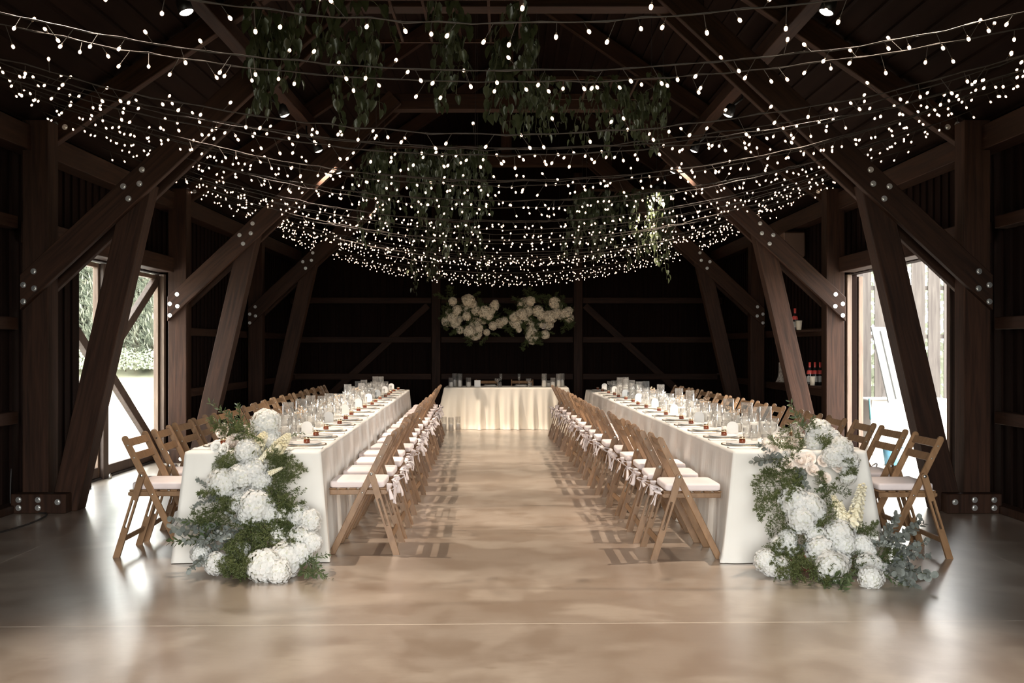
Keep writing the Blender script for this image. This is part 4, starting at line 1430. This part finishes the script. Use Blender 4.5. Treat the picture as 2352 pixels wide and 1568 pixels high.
tag(o, 'brown box speaker mounted high on the wall beyond the doorway post', 'speaker')
m = MB(True)
pts = [V((-4.15, 5.0, .008)), V((-3.95, 6.2, .008)), V((-4.0, 7.3, .008)), V((-3.9, 8.1, .008)), V((-3.98, 8.62, .008)), V((-4.25, 8.7, .008)), V((-4.38, 8.8, .06)), V((-4.40, 8.85, .4))]
sm = []
for i in range(len(pts) - 1):
    for k in range(8):
        t_ = k / 8
        a, b_, c_, d_ = pts[max(i - 1, 0)], pts[i], pts[i + 1], pts[min(i + 2, len(pts) - 1)]
        sm.append(.5 * ((2 * b_) + (c_ - a) * t_ + (2 * a - 5 * b_ + 4 * c_ - d_) * t_ ** 2 + (3 * b_ - a - 3 * c_ + d_) * t_ ** 3))
m.tube(sm, .007, 6)
tag(m.build('cable', M['cable']), 'black cable lying along the floor by the window side wall', 'cable')

# ---------------------------------------------------------------- outside, doorway side
m = MB()
for k in range(34):
    x0 = WX + .16 + k * .145
    m.b2((x0, 7.0, -.05), (x0 + .137, 19.0, -.02))
struct(m.build('terrace_deck', M['deck']))
def fence(label, X0, X1, Y, H, seed):
    r = random.Random(seed)
    root = thing('board_fence', label, 'fence', ((X0 + X1) / 2, Y, -.16))
    m = MB()
    x = X0
    while x < X1:
        w = r.uniform(.2, .25)
        m.b2((x - (X0 + X1) / 2, -.012, .05), (x + w - (X0 + X1) / 2, .012, H + r.uniform(-.02, .02)))
        x += w + r.uniform(.05, .08)
    m.build('board', M['fence'], root)
    for zz in (.6, 1.75, 2.55, 3.2):
        MB().b2((X0 - (X0 + X1) / 2, .014, zz), (X1 - (X0 + X1) / 2, .05, zz + .07)).build('rail', M['fence'], root)
fence('tall weathered grey board fence outside the open doorway', 4.9, 9.2, 16.4, 3.7, 2)
# white clothed table, leaning board, person
o = cloth_mesh(1.15, .7, .74, .05, .02, 14, .07, 12).build('tablecloth', M['cloth'], loc=(5.68, 13.9, -.02))
tag(o, 'white tablecloth over a small table out on the sunny terrace', 'tablecloth')
bd = thing('leaning_board', 'large white board leaning askew on the terrace table', 'board', at(2066, 922, 13.75))
wv, hv = V((.7, .714, 0)).normalized(), V((-.26, .06, .96)).normalized()
nv_ = wv.cross(hv).normalized(); hv = nv_.cross(wv)
Mx = Matrix((wv, nv_, hv)).transposed().to_4x4()
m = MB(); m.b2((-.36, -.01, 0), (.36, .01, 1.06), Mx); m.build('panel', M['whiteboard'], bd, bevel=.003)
m = MB()
for xx in (-.12, .12):
    m.b2((xx - .02, .011, .04), (xx + .02, .03, 1.0), Mx)
    m.b2((xx - .02, -.03, .04), (xx + .02, -.011, 1.0), Mx)
m.build('batten', M['whiteboard'], bd)
# person standing behind the strut
def person(loc):
    root = thing('person', 'person in pale clothes standing on the terrace behind the white board', 'person', loc)
    V_ = [(0, 0, .95), (0, 0, 1.12), (0, .0, 1.32), (0, 0, 1.45), (0, -.01, 1.53), (0, -.02, 1.62), (0, -.02, 1.70),
          (-.17, 0, 1.41), (-.24, -.02, 1.16), (-.22, -.16, .98), (-.2, -.23, .95), (.17, 0, 1.41), (.24, -.02, 1.16), (.22, -.16, .98), (.2, -.23, .95),
          (-.09, 0, .88), (-.1, 0, .48), (-.1, .02, .08), (-.1, -.13, .03), (.09, 0, .88), (.1, 0, .48), (.1, .02, .08), (.1, -.13, .03)]
    E_ = [(0, 1), (1, 2), (2, 3), (3, 4), (4, 5), (5, 6), (3, 7), (7, 8), (8, 9), (9, 10), (3, 11), (11, 12), (12, 13), (13, 14), (0, 15), (15, 16), (16, 17), (17, 18), (0, 19), (19, 20), (20, 21), (21, 22)]
    R_ = [(.15, .1), (.12, .09), (.15, .1), (.09, .07), (.05, .05), (.075, .09), (.07, .085), (.055, .055), (.042, .042), (.032, .032), (.03, .018), (.055, .055), (.042, .042), (.032, .032), (.03, .018),
          (.09, .09), (.06, .06), (.042, .042), (.04, .025), (.09, .09), (.06, .06), (.042, .042), (.04, .025)]
    me = bpy.data.meshes.new('body')
    me.from_pydata(V_, E_, [])
    o = bpy.data.objects.new('body', me)
    C.objects.link(o)
    o.parent = root
    md = o.modifiers.new('skin', 'SKIN')
    for i, (a, b_) in enumerate(R_): me.skin_vertices[0].data[i].radius = (a, b_)
    me.skin_vertices[0].data[0].use_root = True
    o.modifiers.new('sub', 'SUBSURF').levels = 2
    o.modifiers['sub'].render_levels = 2
    me.materials.append(M['skin'])
    def dr(u, v):
        a = 2 * PI * u
        prof_ = [(.30, .22, .35), (.26, .2, .6), (.2, .16, .9), (.145, .115, 1.1), (.18, .125, 1.3), (.17, .11, 1.42), (.09, .085, 1.47)]
        t = v * 6; i = min(5, int(t)); f = t - i
        p, q = prof_[i], prof_[i + 1]
        rx, ry, z = [p[k] + (q[k] - p[k]) * f for k in range(3)]
        rip = 1 + .05 * math.sin(7 * a) * max(0, 1 - v * 1.6)
        return (math.cos(a) * rx * rip, math.sin(a) * ry * rip, z)
    MB(True).grid(dr, 28, 20, True).build('dress', M['dress'], root)
    m = MB(True)
    def hr(u, v):
        a, b_ = 2 * PI * u, PI * (v * .68)
        k = .105 if math.sin(a) > -.55 else .092
        return (math.sin(b_) * math.cos(a) * .092, -.005 + math.sin(b_) * math.sin(a) * k, 1.665 + math.cos(b_) * .12)
    m.grid(hr, 20, 10, True); m.build('hair', M['hair'], root)
    for sx_ in (-1, 1):
        m = MB(True)
        m.tube([(sx_ * .2, -.23, .95), (sx_ * .19, -.28, .935)], [.026, .02], 8, flat=.5)
        for f in range(4):
            x0 = sx_ * (.175 + .014 * f)
            ln = (.055, .065, .07, .06)[f]
            m.tube([(x0, -.275, .94), (x0, -.275 - ln * .6, .925), (x0, -.275 - ln, .895)], [.008, .0075, .006], 6)
        m.tube([(sx_ * .175, -.24, .94), (sx_ * .155, -.27, .925), (sx_ * .15, -.295, .91)], [.01, .009, .007], 6)
        m.build('hand', M['skin'], root)
    m = MB(True)
    for sx_ in (-1, 1):
        m.mi = 0; m.lathe([(0, .0), (.011, .002), (.0, .006)], 8, Matrix.Translation((sx_ * .032, -.108, 1.665)) @ Matrix.Rotation(PI / 2, 4, 'X'))
    m.build('eyes', M['hair'], root)
    MB(True).tube([(0, -.1, 1.67), (0, -.125, 1.635), (0, -.11, 1.625)], [.008, .014, .008], 6).build('nose', M['skin'], root)
    return root
person((5.93, 15.05, -.02))
m = MB(True)
m.mi = 0; m.tube([(4.50, 12.2, -.02), (4.555, 12.45, .55)], .008, 8)
m.mi = 1; m.tube([(4.555, 12.45, .55), (4.58, 12.56, .80)], .014, 8)
tag(m.build('broom_pole', [M['steel'], M['teal']]), 'thin pole with teal grip leaning at the open doorway leaf', 'pole')
m = MB(True); m.lathe([(0, 0), (.1, 0), (.13, .22), (.125, .22), (.098, .01), (0, .01)], 20)
tag(m.build('bucket', M['blue'], loc=(4.82, 12.4, -.019)), 'blue bucket on the terrace behind the chairs', 'bucket')

# ---------------------------------------------------------------- outside, window side
m = MB(True)
def bank(u, v):
    x = -60 + 70 * u
    y = 28 + 40 * v
    h = -.2 + 1.9 * (1 - math.exp(-max(0, (y - 30.5)) / 5)) + .12 * math.sin(x * .7) * min(1, v * 4) + .1 * math.sin(x * 1.9 + y)
    return (x, y, h)
m.grid(bank, 70, 30)
struct(m.build('grass_bank', M['grass']))
def conifer_mesh(seed, H=8.0, Rr=1.9):
    r = random.Random(seed)
    m = MB(False)
    for i in range(6500):
        t = r.random() ** 1.25
        z = .25 + H * t
        rad = Rr * (1 - t) ** .75 * (.55 + .45 * r.random() ** .5)
        a = r.uniform(0, 6.28)
        p = V((math.cos(a) * rad, math.sin(a) * rad, z))
        up = r.random() < .3
        m.mi = 1 if up else 0
        d = (V((math.cos(a) * .9, math.sin(a) * .9, .6)) if not up else V((math.cos(a) * .15, math.sin(a) * .15, 1.0)))
        d = (d + V((r.gauss(0, .25), r.gauss(0, .25), r.gauss(0, .25)))).normalized()
        s_ = d.cross(V((r.gauss(0, 1), r.gauss(0, 1), r.gauss(0, 1)))).normalized()
        w, l = (.026, r.uniform(.25, .45)) if up else (.032, r.uniform(.2, .42))
        s2 = d.cross(s_)
        for ss in (s_, s2):
            m.add([p, p + d * l * .5 + ss * w, p + d * l, p + d * l * .5 - ss * w], [(0, 1, 2, 3)])
    return m.mesh('foliage', [M['conifer'], M['shoot']])
CON = [conifer_mesh(k) for k in range(2)]
TRK = MB(True).tube([(0, 0, -.6), (.03, 0, 3), (0, .02, 7.4)], [.16, .11, .03], 8).mesh('trunk', M['bark'])
CORE = MB(True).lathe([(.2, .1), (1.15, .6), (.85, 3.2), (.35, 6.2), (0, 7.4)], 12).mesh('inner_foliage', M['conifer'])
rt = random.Random(8)
tr = [(-18.3, 35.6), (-16.1, 35.3), (-13.9, 35.5), (-11.7, 35.2), (-9.6, 35.7), (-20.6, 39.4), (-17.9, 39.2), (-15.2, 39.0), (-12.6, 39.3), (-10.2, 39.5)]
for i, (x, y) in enumerate(tr):
    t = thing('conifer', '%s young conifer from the window post, on the bank outside the glazed door' % ORD[i], 'tree', (x, y, 1.0), rt.uniform(0, 6), 'conifers outside the window')
    put('foliage', CON[i % 2], t, (0, 0, 0), None, 0, rt.uniform(.88, .96))
    put('inner_foliage', CORE, t, (0, 0, 0))
    put('trunk', TRK, t, (0, 0, 0))
def bush_mesh(seed):
    r = random.Random(seed)
    m = MB(False)
    for i in range(1700):
        d = V((r.gauss(0, 1), r.gauss(0, 1), abs(r.gauss(0, .8)))).normalized()
        p = d * r.uniform(.6, 1.0)
        p.z *= .75
        n = (d + V((r.gauss(0, .5), r.gauss(0, .5), r.gauss(0, .5)))).normalized()
        leafshape(m, face_mat(p, n, r.uniform(0, 6.28)), .1, .055)
    return m.mesh('bush_leaves', M['bush'])
BU = bush_mesh(2)
for i, x in enumerate((-17.5, -16.2, -15.1, -14.0, -12.8, -11.7, -10.4)):
    t = thing('bush', '%s low bush in the row before the conifers, counted from the outer edge' % ORD[i], 'bush', (x, 33.6 + rt.uniform(-.4, .4), .75), 0, 'bushes outside the window')
    put('leaves', BU, t, (0, 0, 0), None, 0, rt.uniform(.75, 1.05))
    put('stem', TRK, t, (0, 0, -.1), None, 0, .12)
# hedge beyond the fence
m = MB(False)
rh = random.Random(9)
for i in range(3500):
    p = V((rh.uniform(5.2, 9.6), rh.uniform(17.6, 18.6), rh.uniform(0, 4.2)))
    leafshape(m, face_mat(p, V((rh.gauss(0, .5), -1, rh.gauss(.3, .5))), rh.uniform(0, 6)), .17, .1)
hg = m.build('hedge', M['bush'])
tag(hg, 'green hedge showing through the gaps of the board fence', 'hedge')

# ---------------------------------------------------------------- light
w = bpy.data.worlds.new('overcast')
S.world = w
w.use_nodes = True
bg = w.node_tree.nodes['Background']
bg.inputs[0].default_value = (1.0, .995, .965, 1)
bg.inputs[1].default_value = 14.0
def portal(loc, rot, sx_, sy_):
    ld = bpy.data.lights.new('sky_portal', 'AREA')
    ld.shape = 'RECTANGLE'
    ld.size, ld.size_y = sx_, sy_
    ld.cycles.is_portal = True
    o = bpy.data.objects.new('sky_portal', ld)
    C.objects.link(o)
    o.location, o.rotation_euler = loc, rot
portal((0, Y0 - .06, DH / 2), (PI / 2, 0, 0), 2 * DW, DH)
portal((-WX - .02, 11.62, 1.2), (PI / 2, 0, -PI / 2), 2.55, 2.4)
portal((WX + .02, 11.5, 1.2), (PI / 2, 0, PI / 2), 2.95, 2.4)

vs = S.view_settings
vs.view_transform = 'Standard'
vs.look = 'None'
vs.exposure = 0.42
vs.gamma = 1.0
cy = S.cycles
cy.max_bounces = 8
cy.diffuse_bounces = 4
cy.glossy_bounces = 4
cy.transmission_bounces = 4
cy.transparent_max_bounces = 48
cy.sample_clamp_indirect = 4.0
cy.sample_clamp_direct = 0.0
cy.caustics_reflective = False
cy.caustics_refractive = False
cy.use_denoising = True
cy.denoising_prefilter = 'ACCURATE'
